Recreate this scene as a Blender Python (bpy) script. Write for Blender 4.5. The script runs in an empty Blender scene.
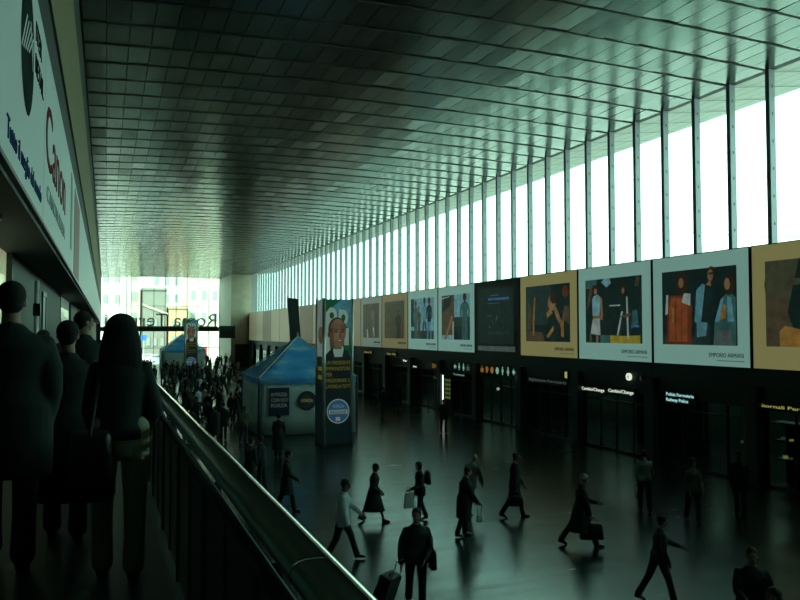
import bpy, bmesh, math, random
from mathutils import Vector, Matrix
rnd = random.Random(7)
S = bpy.context.scene
COL = S.collection
PI = math.pi
def R(d): return math.radians(d)

# ---------------------------------------------------------------- materials
def mat(name, col, rough=0.6, metal=0.0, emit=0.0, ecol=None, noise=0.0, nscale=6.0, spec=0.5, bump=0.0):
    m = bpy.data.materials.new(name); m.use_nodes = True
    nt = m.node_tree; b = nt.nodes['Principled BSDF']
    c = (col[0], col[1], col[2], 1)
    b.inputs['Base Color'].default_value = c
    b.inputs['Roughness'].default_value = rough
    b.inputs['Metallic'].default_value = metal
    b.inputs['Specular IOR Level'].default_value = spec
    if emit:
        b.inputs['Emission Color'].default_value = (ecol or col)[:3] + (1,) if isinstance(ecol or col, tuple) else c
        b.inputs['Emission Strength'].default_value = emit
    if noise or bump:
        tc = nt.nodes.new('ShaderNodeTexCoord')
        n = nt.nodes.new('ShaderNodeTexNoise'); n.inputs['Scale'].default_value = nscale; n.inputs['Detail'].default_value = 4
        nt.links.new(tc.outputs['Object'], n.inputs['Vector'])
        if noise:
            mx = nt.nodes.new('ShaderNodeMix'); mx.data_type = 'RGBA'
            mx.inputs['A'].default_value = tuple(v*(1-noise) for v in col[:3]) + (1,)
            mx.inputs['B'].default_value = tuple(min(1, v*(1+noise)) for v in col[:3]) + (1,)
            nt.links.new(n.outputs['Fac'], mx.inputs['Factor'])
            nt.links.new(mx.outputs['Result'], b.inputs['Base Color'])
            if emit: nt.links.new(mx.outputs['Result'], b.inputs['Emission Color'])
        if bump:
            bp = nt.nodes.new('ShaderNodeBump'); bp.inputs['Strength'].default_value = bump; bp.inputs['Distance'].default_value = 0.02
            nt.links.new(n.outputs['Fac'], bp.inputs['Height']); nt.links.new(bp.outputs['Normal'], b.inputs['Normal'])
    return m

def glass_mat(name, tint=(0.93, 1, 0.97), rough=0.0, refl=0.3):
    m = bpy.data.materials.new(name); m.use_nodes = True
    nt = m.node_tree; nt.nodes.clear()
    out = nt.nodes.new('ShaderNodeOutputMaterial'); tr = nt.nodes.new('ShaderNodeBsdfTransparent')
    tr.inputs['Color'].default_value = tint + (1,)
    gl = nt.nodes.new('ShaderNodeBsdfGlossy'); gl.inputs['Roughness'].default_value = rough
    lw = nt.nodes.new('ShaderNodeLayerWeight'); lw.inputs['Blend'].default_value = 0.5
    pw = nt.nodes.new('ShaderNodeMath'); pw.operation = 'POWER'; pw.inputs[1].default_value = 5
    mul = nt.nodes.new('ShaderNodeMath'); mul.operation = 'MULTIPLY_ADD'; mul.inputs[1].default_value = refl; mul.inputs[2].default_value = 0.02
    mx = nt.nodes.new('ShaderNodeMixShader')
    nt.links.new(lw.outputs['Facing'], pw.inputs[0]); nt.links.new(pw.outputs[0], mul.inputs[0]); nt.links.new(mul.outputs[0], mx.inputs[0])
    nt.links.new(tr.outputs[0], mx.inputs[1]); nt.links.new(gl.outputs[0], mx.inputs[2]); nt.links.new(mx.outputs[0], out.inputs[0])
    return m

def floor_mat():
    m = bpy.data.materials.new('polished_granite'); m.use_nodes = True
    nt = m.node_tree; b = nt.nodes['Principled BSDF']; L = nt.links.new
    tc = nt.nodes.new('ShaderNodeTexCoord')
    br = nt.nodes.new('ShaderNodeTexBrick'); br.inputs['Scale'].default_value = 1.0
    br.offset = 0.0; br.inputs['Brick Width'].default_value = 1.5; br.inputs['Row Height'].default_value = 0.75
    br.inputs['Mortar Size'].default_value = 0.012
    br.inputs['Color1'].default_value = (0.010, 0.026, 0.023, 1); br.inputs['Color2'].default_value = (0.016, 0.036, 0.033, 1)
    br.inputs['Mortar'].default_value = (0.008, 0.013, 0.012, 1)
    L(tc.outputs['Object'], br.inputs['Vector'])
    L(br.outputs['Color'], b.inputs['Base Color'])
    n = nt.nodes.new('ShaderNodeTexNoise'); n.inputs['Scale'].default_value = 0.5; n.inputs['Detail'].default_value = 3
    L(tc.outputs['Object'], n.inputs['Vector'])
    mr = nt.nodes.new('ShaderNodeMapRange'); mr.inputs['To Min'].default_value = 0.16; mr.inputs['To Max'].default_value = 0.32
    mp0 = nt.nodes.new('ShaderNodeMapping'); mp0.inputs['Scale'].default_value = (0.5, 3.2, 1)
    L(tc.outputs['Object'], mp0.inputs['Vector']); L(mp0.outputs['Vector'], n.inputs['Vector']); n.inputs['Scale'].default_value = 0.7
    L(n.outputs['Fac'], mr.inputs['Value']); L(mr.outputs['Result'], b.inputs['Roughness'])
    bp = nt.nodes.new('ShaderNodeBump'); bp.inputs['Strength'].default_value = 0.035; bp.inputs['Distance'].default_value = 0.01
    n2 = nt.nodes.new('ShaderNodeTexNoise'); n2.inputs['Scale'].default_value = 1.6
    mp = nt.nodes.new('ShaderNodeMapping'); mp.inputs['Scale'].default_value = (0.25, 1.6, 1)
    L(tc.outputs['Object'], mp.inputs['Vector']); L(mp.outputs['Vector'], n2.inputs['Vector'])
    L(n2.outputs['Fac'], bp.inputs['Height']); L(bp.outputs['Normal'], b.inputs['Normal'])
    b.inputs['Specular IOR Level'].default_value = 1.0
    return m

def ceiling_mat():
    m = bpy.data.materials.new('aluminium_ceiling_panel'); m.use_nodes = True
    nt = m.node_tree; b = nt.nodes['Principled BSDF']; L = nt.links.new
    tc = nt.nodes.new('ShaderNodeTexCoord')
    mp = nt.nodes.new('ShaderNodeMapping'); mp.inputs['Scale'].default_value = (1.61, 0.583, 0.0)
    wn = nt.nodes.new('ShaderNodeTexNoise'); wn.inputs['Scale'].default_value = 0.9; wn.inputs['Detail'].default_value = 2
    L(tc.outputs['Object'], mp.inputs['Vector']); L(mp.outputs['Vector'], wn.inputs['Vector'])
    mx = nt.nodes.new('ShaderNodeMix'); mx.data_type = 'RGBA'
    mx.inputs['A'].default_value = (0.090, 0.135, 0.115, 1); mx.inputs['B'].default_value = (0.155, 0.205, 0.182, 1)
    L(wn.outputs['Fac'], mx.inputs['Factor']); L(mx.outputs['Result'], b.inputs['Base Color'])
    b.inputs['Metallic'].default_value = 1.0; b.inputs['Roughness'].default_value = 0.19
    return m

M = {}
def mk(k, *a, **kw): M[k] = mat(k, *a, **kw); return M[k]
M['floor'] = floor_mat(); M['ceiling'] = ceiling_mat()
M['glass'] = glass_mat('window_glass'); M['shop_glass'] = glass_mat('shop_glass', (0.55, 0.62, 0.58), 0.02)
mk('joint', (0.02, 0.03, 0.028), 0.6)
mk('roof', (0.06, 0.07, 0.068), 0.8)
mk('soffit', (0.66, 0.66, 0.58), 0.6, noise=0.08, nscale=1.5)
mk('mullion', (0.36, 0.35, 0.37), 0.45, 0.3, noise=0.1)
mk('rivet', (0.10, 0.13, 0.13), 0.5, 0.5)
mk('dark_wall', (0.013, 0.036, 0.028), 0.55, noise=0.25, nscale=2)
mk('dark_metal', (0.026, 0.050, 0.042), 0.35, 0.4)
mk('balustrade_panel', (0.07, 0.12, 0.10), 0.32, 0.25)
mk('steel', (0.42, 0.45, 0.40), 0.36, 1.0)
mk('steel_polished', (0.72, 0.60, 0.48), 0.13, 1.0)
mk('mezz_floor', (0.028, 0.048, 0.040), 0.45, noise=0.2, nscale=3)
mk('black_trim', (0.008, 0.022, 0.018), 0.6)
mk('travertine', (0.48, 0.43, 0.31), 0.55, noise=0.22, nscale=1.2)
mk('upper_stone', (0.20, 0.175, 0.085), 0.6, noise=0.2, nscale=0.8)
mk('white_sign', (0.44, 0.58, 0.55), 0.45, emit=0.10)
mk('sign_black', (0.008, 0.022, 0.018), 0.9, spec=0.1)
mk('sign_blue', (0.02, 0.07, 0.17), 0.9, spec=0.1)
mk('sign_red', (0.20, 0.03, 0.035), 0.9, spec=0.1)
mk('sign_redpanel', (0.26, 0.10, 0.10), 0.5, emit=0.05)
mk('sign_grey', (0.20, 0.30, 0.29), 0.5)
mk('pavement', (0.48, 0.48, 0.45), 0.85, noise=0.12, nscale=0.6)

# ---------------------------------------------------------------- mesh helpers
def box(bm, c, s, rot=None, mi=0):
    m = Matrix.Translation(c) @ (rot.to_4x4() if rot else Matrix()) @ Matrix.Diagonal((s[0], s[1], s[2], 1))
    g = bmesh.ops.create_cube(bm, size=1, matrix=m)
    fs = set(f for v in g['verts'] for f in v.link_faces)
    for f in fs: f.material_index = mi
    return g['verts']
def bx(bm, x0, x1, y0, y1, z0, z1, mi=0):
    return box(bm, ((x0+x1)/2, (y0+y1)/2, (z0+z1)/2), (abs(x1-x0), abs(y1-y0), abs(z1-z0)), None, mi)
def ell(bm, c, r, rot=None, u=14, v=10, mi=0):
    m = Matrix.Translation(c) @ (rot.to_4x4() if rot else Matrix()) @ Matrix.Diagonal((r[0], r[1], r[2], 1))
    g = bmesh.ops.create_uvsphere(bm, u_segments=u, v_segments=v, radius=1, matrix=m)
    for f in set(f for q in g['verts'] for f in q.link_faces): f.material_index = mi
def rings(bm, rs, mi=0):
    vs = [[bm.verts.new(p) for p in r] for r in rs]
    n = len(vs[0])
    for a, b in zip(vs, vs[1:]):
        for i in range(n):
            f = bm.faces.new((a[i], a[(i+1) % n], b[(i+1) % n], b[i])); f.material_index = mi
    f = bm.faces.new(list(reversed(vs[0]))); f.material_index = mi
    f = bm.faces.new(vs[-1]); f.material_index = mi
def tube(bm, pts, rad, seg=10, mi=0, flat=1.0, roundends=True):
    pts = [Vector(p) for p in pts]
    if not isinstance(rad, (list, tuple)): rad = [rad]*len(pts)
    P, Q = list(pts), list(rad)
    if roundends:
        d0 = (pts[1]-pts[0]).normalized(); d1 = (pts[-1]-pts[-2]).normalized()
        pre = [(pts[0]-d0*rad[0]*k, rad[0]*math.sqrt(max(0.02, 1-k*k))) for k in (0.96, 0.75, 0.4)]
        post = [(pts[-1]+d1*rad[-1]*k, rad[-1]*math.sqrt(max(0.02, 1-k*k))) for k in (0.4, 0.75, 0.96)]
        P = [p for p, _ in pre]+P+[p for p, _ in post]; Q = [q for _, q in pre]+Q+[q for _, q in post]
    rs = []
    d = (P[1]-P[0]).normalized()
    up = Vector((1, 0, 0)) if abs(d.x) < 0.9 else Vector((0, 1, 0))
    for i, p in enumerate(P):
        t = (P[min(i+1, len(P)-1)]-P[max(i-1, 0)]).normalized()
        a = (up - t*up.dot(t)).normalized(); b = t.cross(a); up = a
        rs.append([p + a*math.cos(2*PI*k/seg)*Q[i] + b*math.sin(2*PI*k/seg)*Q[i]*flat for k in range(seg)])
    rings(bm, rs, mi)
def extr(bm, prof, y0, y1, mi=0):
    rings(bm, [[(x, y1, z) for x, z in prof], [(x, y0, z) for x, z in prof]], mi)

def world(o):
    if o is None: return Matrix()
    if o.parent is None: return o.matrix_basis.copy()
    return world(o.parent) @ o.matrix_parent_inverse @ o.matrix_basis
def setparent(o, p):
    o.parent = p; o.matrix_parent_inverse = world(p).inverted()
def obj(name, bm, mats, parent=None, smooth=False, bevel=0.0, org=None):
    """link a bmesh (world coordinates) as one object whose origin sits at its base"""
    bmesh.ops.recalc_face_normals(bm, faces=bm.faces)
    xs = [v.co for v in bm.verts]
    lo = Vector((min(v.x for v in xs), min(v.y for v in xs), min(v.z for v in xs)))
    hi = Vector((max(v.x for v in xs), max(v.y for v in xs), max(v.z for v in xs)))
    c = Vector(org) if org is not None else Vector(((lo.x+hi.x)/2, (lo.y+hi.y)/2, lo.z))
    bmesh.ops.translate(bm, verts=bm.verts, vec=-c)
    me = bpy.data.meshes.new(name); bm.to_mesh(me); bm.free()
    return link(name, me, mats, parent, c, smooth, bevel)
def link(name, me, mats, parent=None, c=Vector((0, 0, 0)), smooth=False, bevel=0.0):
    for m in (mats if isinstance(mats, (list, tuple)) else [mats]): me.materials.append(m)
    if smooth:
        for p in me.polygons: p.use_smooth = True
    o = bpy.data.objects.new(name, me); COL.objects.link(o)
    o.matrix_basis = Matrix.Translation(c)
    if parent: setparent(o, parent)
    if bevel:
        b = o.modifiers.new('Bevel', 'BEVEL'); b.width = bevel; b.segments = 2; b.limit_method = 'ANGLE'
    return o
def tag(o, label, cat, group=None):
    o['label'] = label; o['category'] = cat
    if group: o['group'] = group
    return o
def struct(o):
    o['kind'] = 'structure'; return o
def thing(name, label, cat, loc, rz=0, group=None):
    o = bpy.data.objects.new(name, None); COL.objects.link(o); o.empty_display_size = 0.2
    o.matrix_basis = Matrix.Translation(loc) @ Matrix.Rotation(rz, 4, 'Z')
    return tag(o, label, cat, group)
B = bmesh.new
FACE = {'left': Matrix(((0, 0, -1), (-1, 0, 0), (0, 1, 0))),     # seen from the hall on the right hand wall (normal -X)
        'right': Matrix(((0, 0, 1), (1, 0, 0), (0, 1, 0))),      # normal +X
        'near': Matrix(((1, 0, 0), (0, 0, -1), (0, 1, 0))),      # normal -Y
        'far': Matrix(((-1, 0, 0), (0, 0, 1), (0, 1, 0)))}       # normal +Y
def text_mesh(body, size, ext, align='LEFT'):
    cu = bpy.data.curves.new('t', 'FONT'); cu.body = body; cu.size = size; cu.extrude = ext; cu.resolution_u = 3
    t = bpy.data.objects.new('tmp_text', cu); COL.objects.link(t)
    me = bpy.data.meshes.new_from_object(t.evaluated_get(bpy.context.evaluated_depsgraph_get()))
    bpy.data.objects.remove(t); bpy.data.curves.remove(cu)
    return me
def xr(me): return min(v.co.x for v in me.vertices), max(v.co.x for v in me.vertices)
def text(name, body, size, loc, face, m, parent=None, width=None, align='LEFT', ext=0.004):
    """real letters on a surface, one mesh per word"""
    full = text_mesh(body, size, ext); x0, x1 = xr(full); bpy.data.meshes.remove(full)
    k = width/(x1-x0) if width else 1.0
    off = -(x1-x0)/2 if align == 'CENTER' else 0.0
    pre = ''
    for wd in body.split():
        me = text_mesh(wd, size, ext); wx = xr(me)[1]
        pre = (pre+' '+wd).strip()
        pm = text_mesh(pre, size, ext); sh = xr(pm)[1]-wx; bpy.data.meshes.remove(pm)
        cx = (xr(me)[0]+wx)/2
        me.transform(Matrix.Translation((-cx, 0, 0)))
        me.transform(Matrix.Diagonal((k, 1, 1, 1)))
        me.name = name; me.transform(FACE[face].to_4x4()); me.materials.clear()
        o = link(name, me, m, parent, Vector(loc) + FACE[face] @ Vector(((cx+sh-x0+off)*k, 0, 0)))
def art(name, shapes, face, org, w, h, mats, parent, step=0.003):
    """flat artwork: list of (material key, [(u,v)...]) in 0..1, layered; org = lower left corner as seen"""
    bm = B(); keys = []
    for i, (k, pts) in enumerate(shapes):
        if k not in keys: keys.append(k)
        loc = [FACE[face] @ Vector((u*w, v*h, step*(i+1))) + Vector(org) for u, v in pts]
        f = bm.faces.new([bm.verts.new(p) for p in loc]); f.material_index = keys.index(k)
    me = bpy.data.meshes.new(name)
    c = Vector(org); bmesh.ops.translate(bm, verts=bm.verts, vec=-c)
    bm.to_mesh(me); bm.free()
    return link(name, me, [mats[k] for k in keys], parent, c)
def oval(cx, cy, rx, ry, n=16, a0=0.0):
    return [(cx+rx*math.cos(2*PI*i/n+a0), cy+ry*math.sin(2*PI*i/n+a0)) for i in range(n)]
def rect(x0, x1, y0, y1): return [(x0, y0), (x1, y0), (x1, y1), (x0, y1)]
def dup(o, mw, label=None, group=None):
    """copy a thing with its parts and sub-parts; mw = new world matrix of the root"""
    def cp(src, par):
        c = src.copy(); COL.objects.link(c)
        if par is not None: c.parent = par
        for ch in kids.get(src, ()): cp(ch, c)
        return c
    kids = {}
    def walk(x):
        kids[x] = list(x.children)
        for y in kids[x]: walk(y)
    walk(o)
    r = cp(o, None); r.matrix_basis = mw
    if label: r['label'] = label
    if group: r['group'] = group
    return r

# ---------------------------------------------------------------- dimensions
EYE = 5.10; MEZ = 3.55; HC = 13.64; YEND = 130.0; BAY = 1.716; Y0 = 19.31
XR = 20.0; XL = -0.74
def zc(x): return HC + 0.25*(1-((x-9.63)/10.37)**2)

# ---------------------------------------------------------------- setting
bm = B(); bx(bm, -1.6, 27, -12, 130, -0.3, 0.0); struct(obj('floor', bm, M['floor'], org=(0, 0, 0)))
bm = B(); bx(bm, -160, 220, -80, 320, -0.6, -0.31); struct(obj('ground', bm, M['pavement'], org=(0, 0, -.4)))
bm = B(); bx(bm, -1.6, 0.62, -12, 117, MEZ-0.45, MEZ); struct(obj('floor_mezzanine', bm, M['mezz_floor']))

# ceiling: aluminium planks between dark joints that line up with the mullions
bm = B()
kmin, kmax = -18, int((YEND-Y0)/BAY)
nx = 33; dx = (XR-XL)/nx
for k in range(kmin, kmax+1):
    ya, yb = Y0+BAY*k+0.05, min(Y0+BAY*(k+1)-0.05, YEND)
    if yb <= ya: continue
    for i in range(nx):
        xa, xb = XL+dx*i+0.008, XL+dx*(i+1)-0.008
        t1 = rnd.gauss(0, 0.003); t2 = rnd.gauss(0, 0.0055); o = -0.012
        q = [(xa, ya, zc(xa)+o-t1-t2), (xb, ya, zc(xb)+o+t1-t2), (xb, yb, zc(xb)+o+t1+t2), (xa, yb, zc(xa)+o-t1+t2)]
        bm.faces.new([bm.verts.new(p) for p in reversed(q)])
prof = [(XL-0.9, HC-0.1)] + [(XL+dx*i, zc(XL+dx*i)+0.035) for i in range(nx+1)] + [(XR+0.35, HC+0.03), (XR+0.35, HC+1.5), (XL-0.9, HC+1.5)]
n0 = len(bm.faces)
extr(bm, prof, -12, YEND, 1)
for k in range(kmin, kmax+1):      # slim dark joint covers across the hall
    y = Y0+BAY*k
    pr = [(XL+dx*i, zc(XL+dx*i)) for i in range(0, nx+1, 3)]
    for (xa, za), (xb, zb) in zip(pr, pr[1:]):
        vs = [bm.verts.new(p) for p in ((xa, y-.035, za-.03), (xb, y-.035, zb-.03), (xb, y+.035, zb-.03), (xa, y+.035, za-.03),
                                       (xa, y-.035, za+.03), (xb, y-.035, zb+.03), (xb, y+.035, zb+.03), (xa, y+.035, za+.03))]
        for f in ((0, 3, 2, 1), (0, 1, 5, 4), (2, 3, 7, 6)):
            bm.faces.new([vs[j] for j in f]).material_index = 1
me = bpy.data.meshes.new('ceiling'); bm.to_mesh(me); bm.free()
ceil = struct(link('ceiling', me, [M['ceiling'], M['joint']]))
# eave outside the mullions, rising to the roof edge
bm = B()
extr(bm, [(XR+0.36, HC+0.02), (23.9, HC+0.46), (23.9, HC+1.0), (XR+0.36, HC+1.5)], -12, 117.5)
for k in range(kmin, 58):
    y = Y0+BAY*k
    vs = [bm.verts.new(p) for p in ((XR+.36, y-.03, HC-.02), (23.85, y-.03, HC+.42), (23.85, y+.03, HC+.42), (XR+.36, y+.03, HC-.02))]
    bm.faces.new(vs).material_index = 1
for j in range(1, 5):
    x = XR+.36+j*.72; z = HC+.02+(x-XR-.36)*.1243
    bm.faces.new([bm.verts.new(p) for p in ((x-.012, -12, z-.004), (x+.012, -12, z-.001), (x+.012, 117, z-.001), (x-.012, 117, z-.004))]).material_index = 1
me = bpy.data.meshes.new('ceiling_eave'); bm.to_mesh(me); bm.free()
struct(link('ceiling_eave', me, [M['soffit'], M['joint']]))

# right wall: glazed band, each bay a window with its mullion
for k in range(kmin+1, 57):
    y = Y0+BAY*k
    bm = B(); bx(bm, 20.30, 20.31, y+0.085, y+BAY-0.085, 7.9, HC+0.03)
    w = struct(obj('window_%d' % (k+18), bm, M['glass']))
    bm = B(); bx(bm, 20.07, 20.31, y-0.085, y+0.085, 7.7, HC+0.03)
    m_ = obj('mullion', bm, M['mullion'], w)
    if k < 25:
        bm = B()
        for j in range(6):
            box(bm, (20.19, y-0.088, 8.6+j*0.9), (0.05, 0.012, 0.09))
        obj('bracket', bm, M['rivet'], m_)
bm = B(); bx(bm, 20.12, 20.45, -12, 117.5, 3.62, 7.9)          # solid band behind the posters
struct(obj('wall_right', bm, M['dark_wall']))
bm = B(); bx(bm, 20.31, 20.5, -12, 117.5, 2.55, 3.62); struct(obj('wall_lintel', bm, M['dark_wall']))
bm = B(); bx(bm, 26.5, 26.8, -12, 117.5, 0, 4); struct(obj('wall_shops', bm, M['dark_wall']))
bm = B(); bx(bm, 20.5, 26.8, -12, 117.5, 3.4, 3.6); struct(obj('ceiling_shops', bm, M['dark_wall']))
bm = B(); bx(bm, -1.8, 28, -12.3, -12, 0, 15); struct(obj('wall_back', bm, M['dark_wall']))
for n, y in enumerate([15.0+5.2*i for i in range(20)]):          # shop fronts under the posters
    bm = B(); bx(bm, 20.0, 20.5, y-0.28, y+0.28, 0, 3.3); struct(obj('column_%d' % (n+1), bm, M['dark_wall'], bevel=0.02))
    bm = B(); bx(bm, 20.42, 20.43, y+0.28, y+4.92, 0.12, 2.55)
    w = struct(obj('window_shop_%d' % (n+1), bm, M['shop_glass']))
    bm = B()
    for j in range(5):
        yy = y+0.31+j*1.145
        bx(bm, 20.38, 20.46, yy-0.03, yy+0.03, 0.0, 2.56)
    bx(bm, 20.38, 20.46, y+0.28, y+4.92, 0.0, 0.12); bx(bm, 20.38, 20.46, y+0.28, y+4.92, 2.12, 2.18)
    obj('frame', bm, M['dark_metal'], w)
    if n % 2 == 0:
        bm = B(); bx(bm, 23.2, 23.35, y+0.3, y+4.9, 0, 3.4); struct(obj('partition_%d' % (n+1), bm, M['dark_wall']))

# end wall: stone block, glazing, beam, letters
bm = B(); bx(bm, 17.4, 21.2, 117.5, 131, 0, 15); struct(obj('wall_end_pier', bm, M['travertine']))
bm = B(); bx(bm, 18.0, 20.0, 117.2, 117.49, 0, 3.3); struct(obj('door_1', bm, M['black_trim']))
bm = B(); bx(bm, -1.8, -0.76, 129.5, 131, 0, 15); struct(obj('wall_end', bm, M['dark_wall']))
xs = [17.35-1.71*i for i in range(12)]
for i, (xb, xa) in enumerate(zip(xs, xs[1:])):
    xa = max(xa, XL)
    if xb-xa < 0.2: continue
    bm = B(); bx(bm, xa+.03, xb-.03, 130.1, 130.11, 5.9, HC+.2); w = struct(obj('window_end_%d' % (i+1), bm, M['glass']))
    bm = B(); bx(bm, xb-.05, xb+.03, 130.0, 130.25, 5.9, HC+.25)
    bx(bm, xa, xb, 130.05, 130.15, 9.2, 9.26); obj('mullion', bm, M['mullion'], w)
    bm = B(); bx(bm, xa+.03, xb-.03, 130.1, 130.11, 0.0, 5.2); w = struct(obj('window_low_%d' % (i+1), bm, M['glass']))
    bm = B(); bx(bm, xb-.05, xb+.03, 130.0, 130.25, 0, 5.2); bx(bm, xa, xb, 130.05, 130.15, 2.5, 2.6); obj('mullion', bm, M['mullion'], w)
bm = B(); bx(bm, -0.76, 17.4, 129.7, 130.6, 5.2, 5.9); struct(obj('trim_1', bm, M['black_trim']))
mk('letter', (0.20, 0.22, 0.18), 0.6)
rt = thing('station_name_sign', 'large grey letters standing on the beam of the end window, read from behind', 'sign', (8.5, 131.2, 5.9))
text('letters', 'Roma Termini', 2.95, (17.0, 131.2, 6.05), 'far', M['letter'], rt, width=17.2, ext=0.12)
bm = B(); bx(bm, -0.4, 17.2, 131.1, 131.3, 5.9, 6.06); obj('rail', bm, M['letter'], rt)
bm = B(); bx(bm, 15.6, 17.9, 116.7, 117.2, 4.2, 6.0); bx(bm, 17.3, 17.6, 117.0, 117.5, 4.9, 5.3)
tag(obj('hanging_sign_box', bm, M['black_trim'], bevel=.03), 'dark sign box fixed to the stone block beside the end window', 'sign box')

# left side: fascia with lit advertising panels above the walkway, shop fronts below
bm = B(); bx(bm, -1.9, -0.78, -12, 130, 6.35, HC+1); struct(obj('wall_left_fascia', bm, M['black_trim']))
bm = B(); bx(bm, -0.775, -0.74, -12, 130, 9.47, 12.0); struct(obj('trim_2', bm, M['upper_stone']))
bm = B(); bx(bm, -1.9, -1.42, -12, 10.0, MEZ, 6.35); bx(bm, -1.9, -1.42, 13.7, 28, MEZ, 6.35); bx(bm, -1.9, -1.42, 36, 130, MEZ, 6.35)
bx(bm, -1.9, -1.42, 10.0, 13.7, MEZ, 4.3); bx(bm, -1.9, -1.42, 28, 36, MEZ, 4.3)
bx(bm, -1.9, -1.60, -12, 130, 0, MEZ)
struct(obj('wall_left', bm, M['dark_wall']))
mk('shop_cream', (0.75, 0.68, 0.45), 0.6, emit=0.5, noise=0.2, nscale=2.0)
mk('shop_grey', (0.45, 0.52, 0.46), 0.6, emit=0.35, noise=0.3, nscale=1.5)
for n, (ya, yb, mm) in enumerate(((10.0, 13.7, 'shop_cream'), (28, 36, 'shop_grey'))):
    bm = B(); bx(bm, -1.46, -1.45, ya, yb, 4.3, 6.35); w = struct(obj('window_display_%d' % (n+1), bm, M['glass']))
    bm = B(); bx(bm, -1.51, -1.49, ya, yb, 4.3, 6.35); obj('lit_back', bm, M[mm], w)
    bm = B()
    for j in range(5): bx(bm, -1.488, -1.47, ya+.3+j*(yb-ya)/5.2, ya+.75+j*(yb-ya)/5.2, 4.35, 4.9+0.2*(j % 3))
    obj('display_item', bm, M['sign_grey'], w)
    bm = B(); bx(bm, -1.47, -1.40, ya-.05, ya+.03, 4.25, 6.35); bx(bm, -1.47, -1.40, yb-.03, yb+.05, 4.25, 6.35); bx(bm, -1.47, -1.40, ya, yb, 4.25, 4.32)
    obj('frame', bm, M['dark_metal'], w)
bm = B(); bx(bm, -1.42, -1.38, 20.0, 20.08, MEZ, 6.0); bx(bm, -1.42, -1.38, 21.0, 21.08, MEZ, 6.0); bx(bm, -1.42, -1.38, 20.0, 21.08, 5.95, 6.05)
bx(bm, -1.42, -1.40, 20.08, 21.0, MEZ, 5.95)
struct(obj('door_2', bm, mat('door_frame', (0.20, 0.26, 0.24), 0.4, 0.5)))
# orange spot under the fascia
mk('amber_lamp', (0.55, 0.38, 0.08), 0.5, emit=0.5)
t = thing('ceiling_spotlight', 'small amber spotlight under the fascia by the lit display window', 'lamp', (-1.15, 9.3, 6.35))
bm = B(); tube(bm, [(-1.15, 9.3, 6.349), (-1.15, 9.3, 6.30)], 0.09, 14, roundends=False); obj('housing', bm, M['dark_metal'], t)
bm = B(); ell(bm, (-1.15, 9.3, 6.30), (0.075, 0.075, 0.02)); obj('bulb', bm, M['amber_lamp'], t, True)
# white post with a bracket
mk('post_white', (0.78, 0.80, 0.74), 0.45)
t = thing('walkway_post', 'slim white post with a dark bracket beside the shop wall', 'post', (-1.22, 16.0, MEZ))
bm = B(); tube(bm, [(-1.22, 16.0, MEZ), (-1.22, 16.0, 6.06)], 0.04, 12, roundends=False); obj('pole', bm, M['post_white'], t, True)
bm = B(); bx(bm, -1.275, -1.15, 15.94, 16.06, 5.4, 5.63); obj('bracket', bm, M['dark_metal'], t)

def sign_panel(y0, y1, label, m='white_sign'):
    bm = B(); bx(bm, -0.785, -0.74, y0+.03, y1-.03, 6.44, 8.68)
    o = tag(obj('advertising_panel', bm, M[m], bevel=.01), label, 'sign panel', None)
    bm = B(); bx(bm, -0.785, -0.73, y0+.03, y1-.03, 6.40, 6.44); obj('lower_edge', bm, mat('sign_edge', (0.22, 0.16, 0.15), .5), o)
    return o
p = sign_panel(3.4, 10.4, 'white wall panel with a black oval of zigzag lines and blue slogan, nearest the camera')
zz = [('sign_black', oval(.5, .5, .5, .5, 40))]
for i in range(5):
    x = .02+i*.10
    zz.append(('white_sign', [(x, .36+.02*i), (x+.05, .36+.02*i), (x+.40, .70-.01*i), (x+.35, .70-.01*i)]))
for i in range(2):
    x = .50+i*.14
    zz.append(('white_sign', [(x, .70-.1*i), (x+.06, .70-.1*i), (x+.30, .40), (x+.24, .40)]))
art('oval_logo', zz, 'right', (-0.74, 7.50, 7.18), 1.3, 1.3, M, p)
text('lettering', 'ITER', .30, (-0.735, 8.95, 8.18), 'right', M['sign_black'], p, width=.75)
text('lettering', 'RETAIL', .30, (-0.735, 8.95, 7.84), 'right', M['sign_black'], p, width=1.1)
text('lettering', 'Tutto il meglio dal mondo', .26, (-0.735, 6.62, 6.61), 'right', M['sign_blue'], p, width=3.4)
p = sign_panel(10.4, 17.4, 'white wall panel with dark red camera brand lettering, second along the walkway')
text('lettering', 'Canon', 1.2, (-0.735, 10.6, 7.24), 'right', M['sign_red'], p, width=4.9)
text('lettering', 'CANON ITALIA', .30, (-0.735, 10.9, 6.80), 'right', M['sign_grey'], p, width=4.6)
p = sign_panel(17.4, 24.4, 'white wall panel with a dull red upright field, third along the walkway')
bm = B(); bx(bm, -0.74, -0.732, 19.9, 23.4, 6.5, 8.5); obj('red_field', bm, M['sign_redpanel'], p)
bm = B(); bx(bm, -0.74, -0.732, 17.9, 18.6, 6.9, 8.5); obj('dark_stripe', bm, M['sign_grey'], p)
sign_panel(24.4, 31.4, 'plain white wall panel just past the one with the red field')
for i in range(12):
    o = sign_panel(31.4+7*i, 38.4+7*i, 'plain white wall panel receding along the left fascia to the end window')
    o['group'] = 'plain fascia panels'

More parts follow.
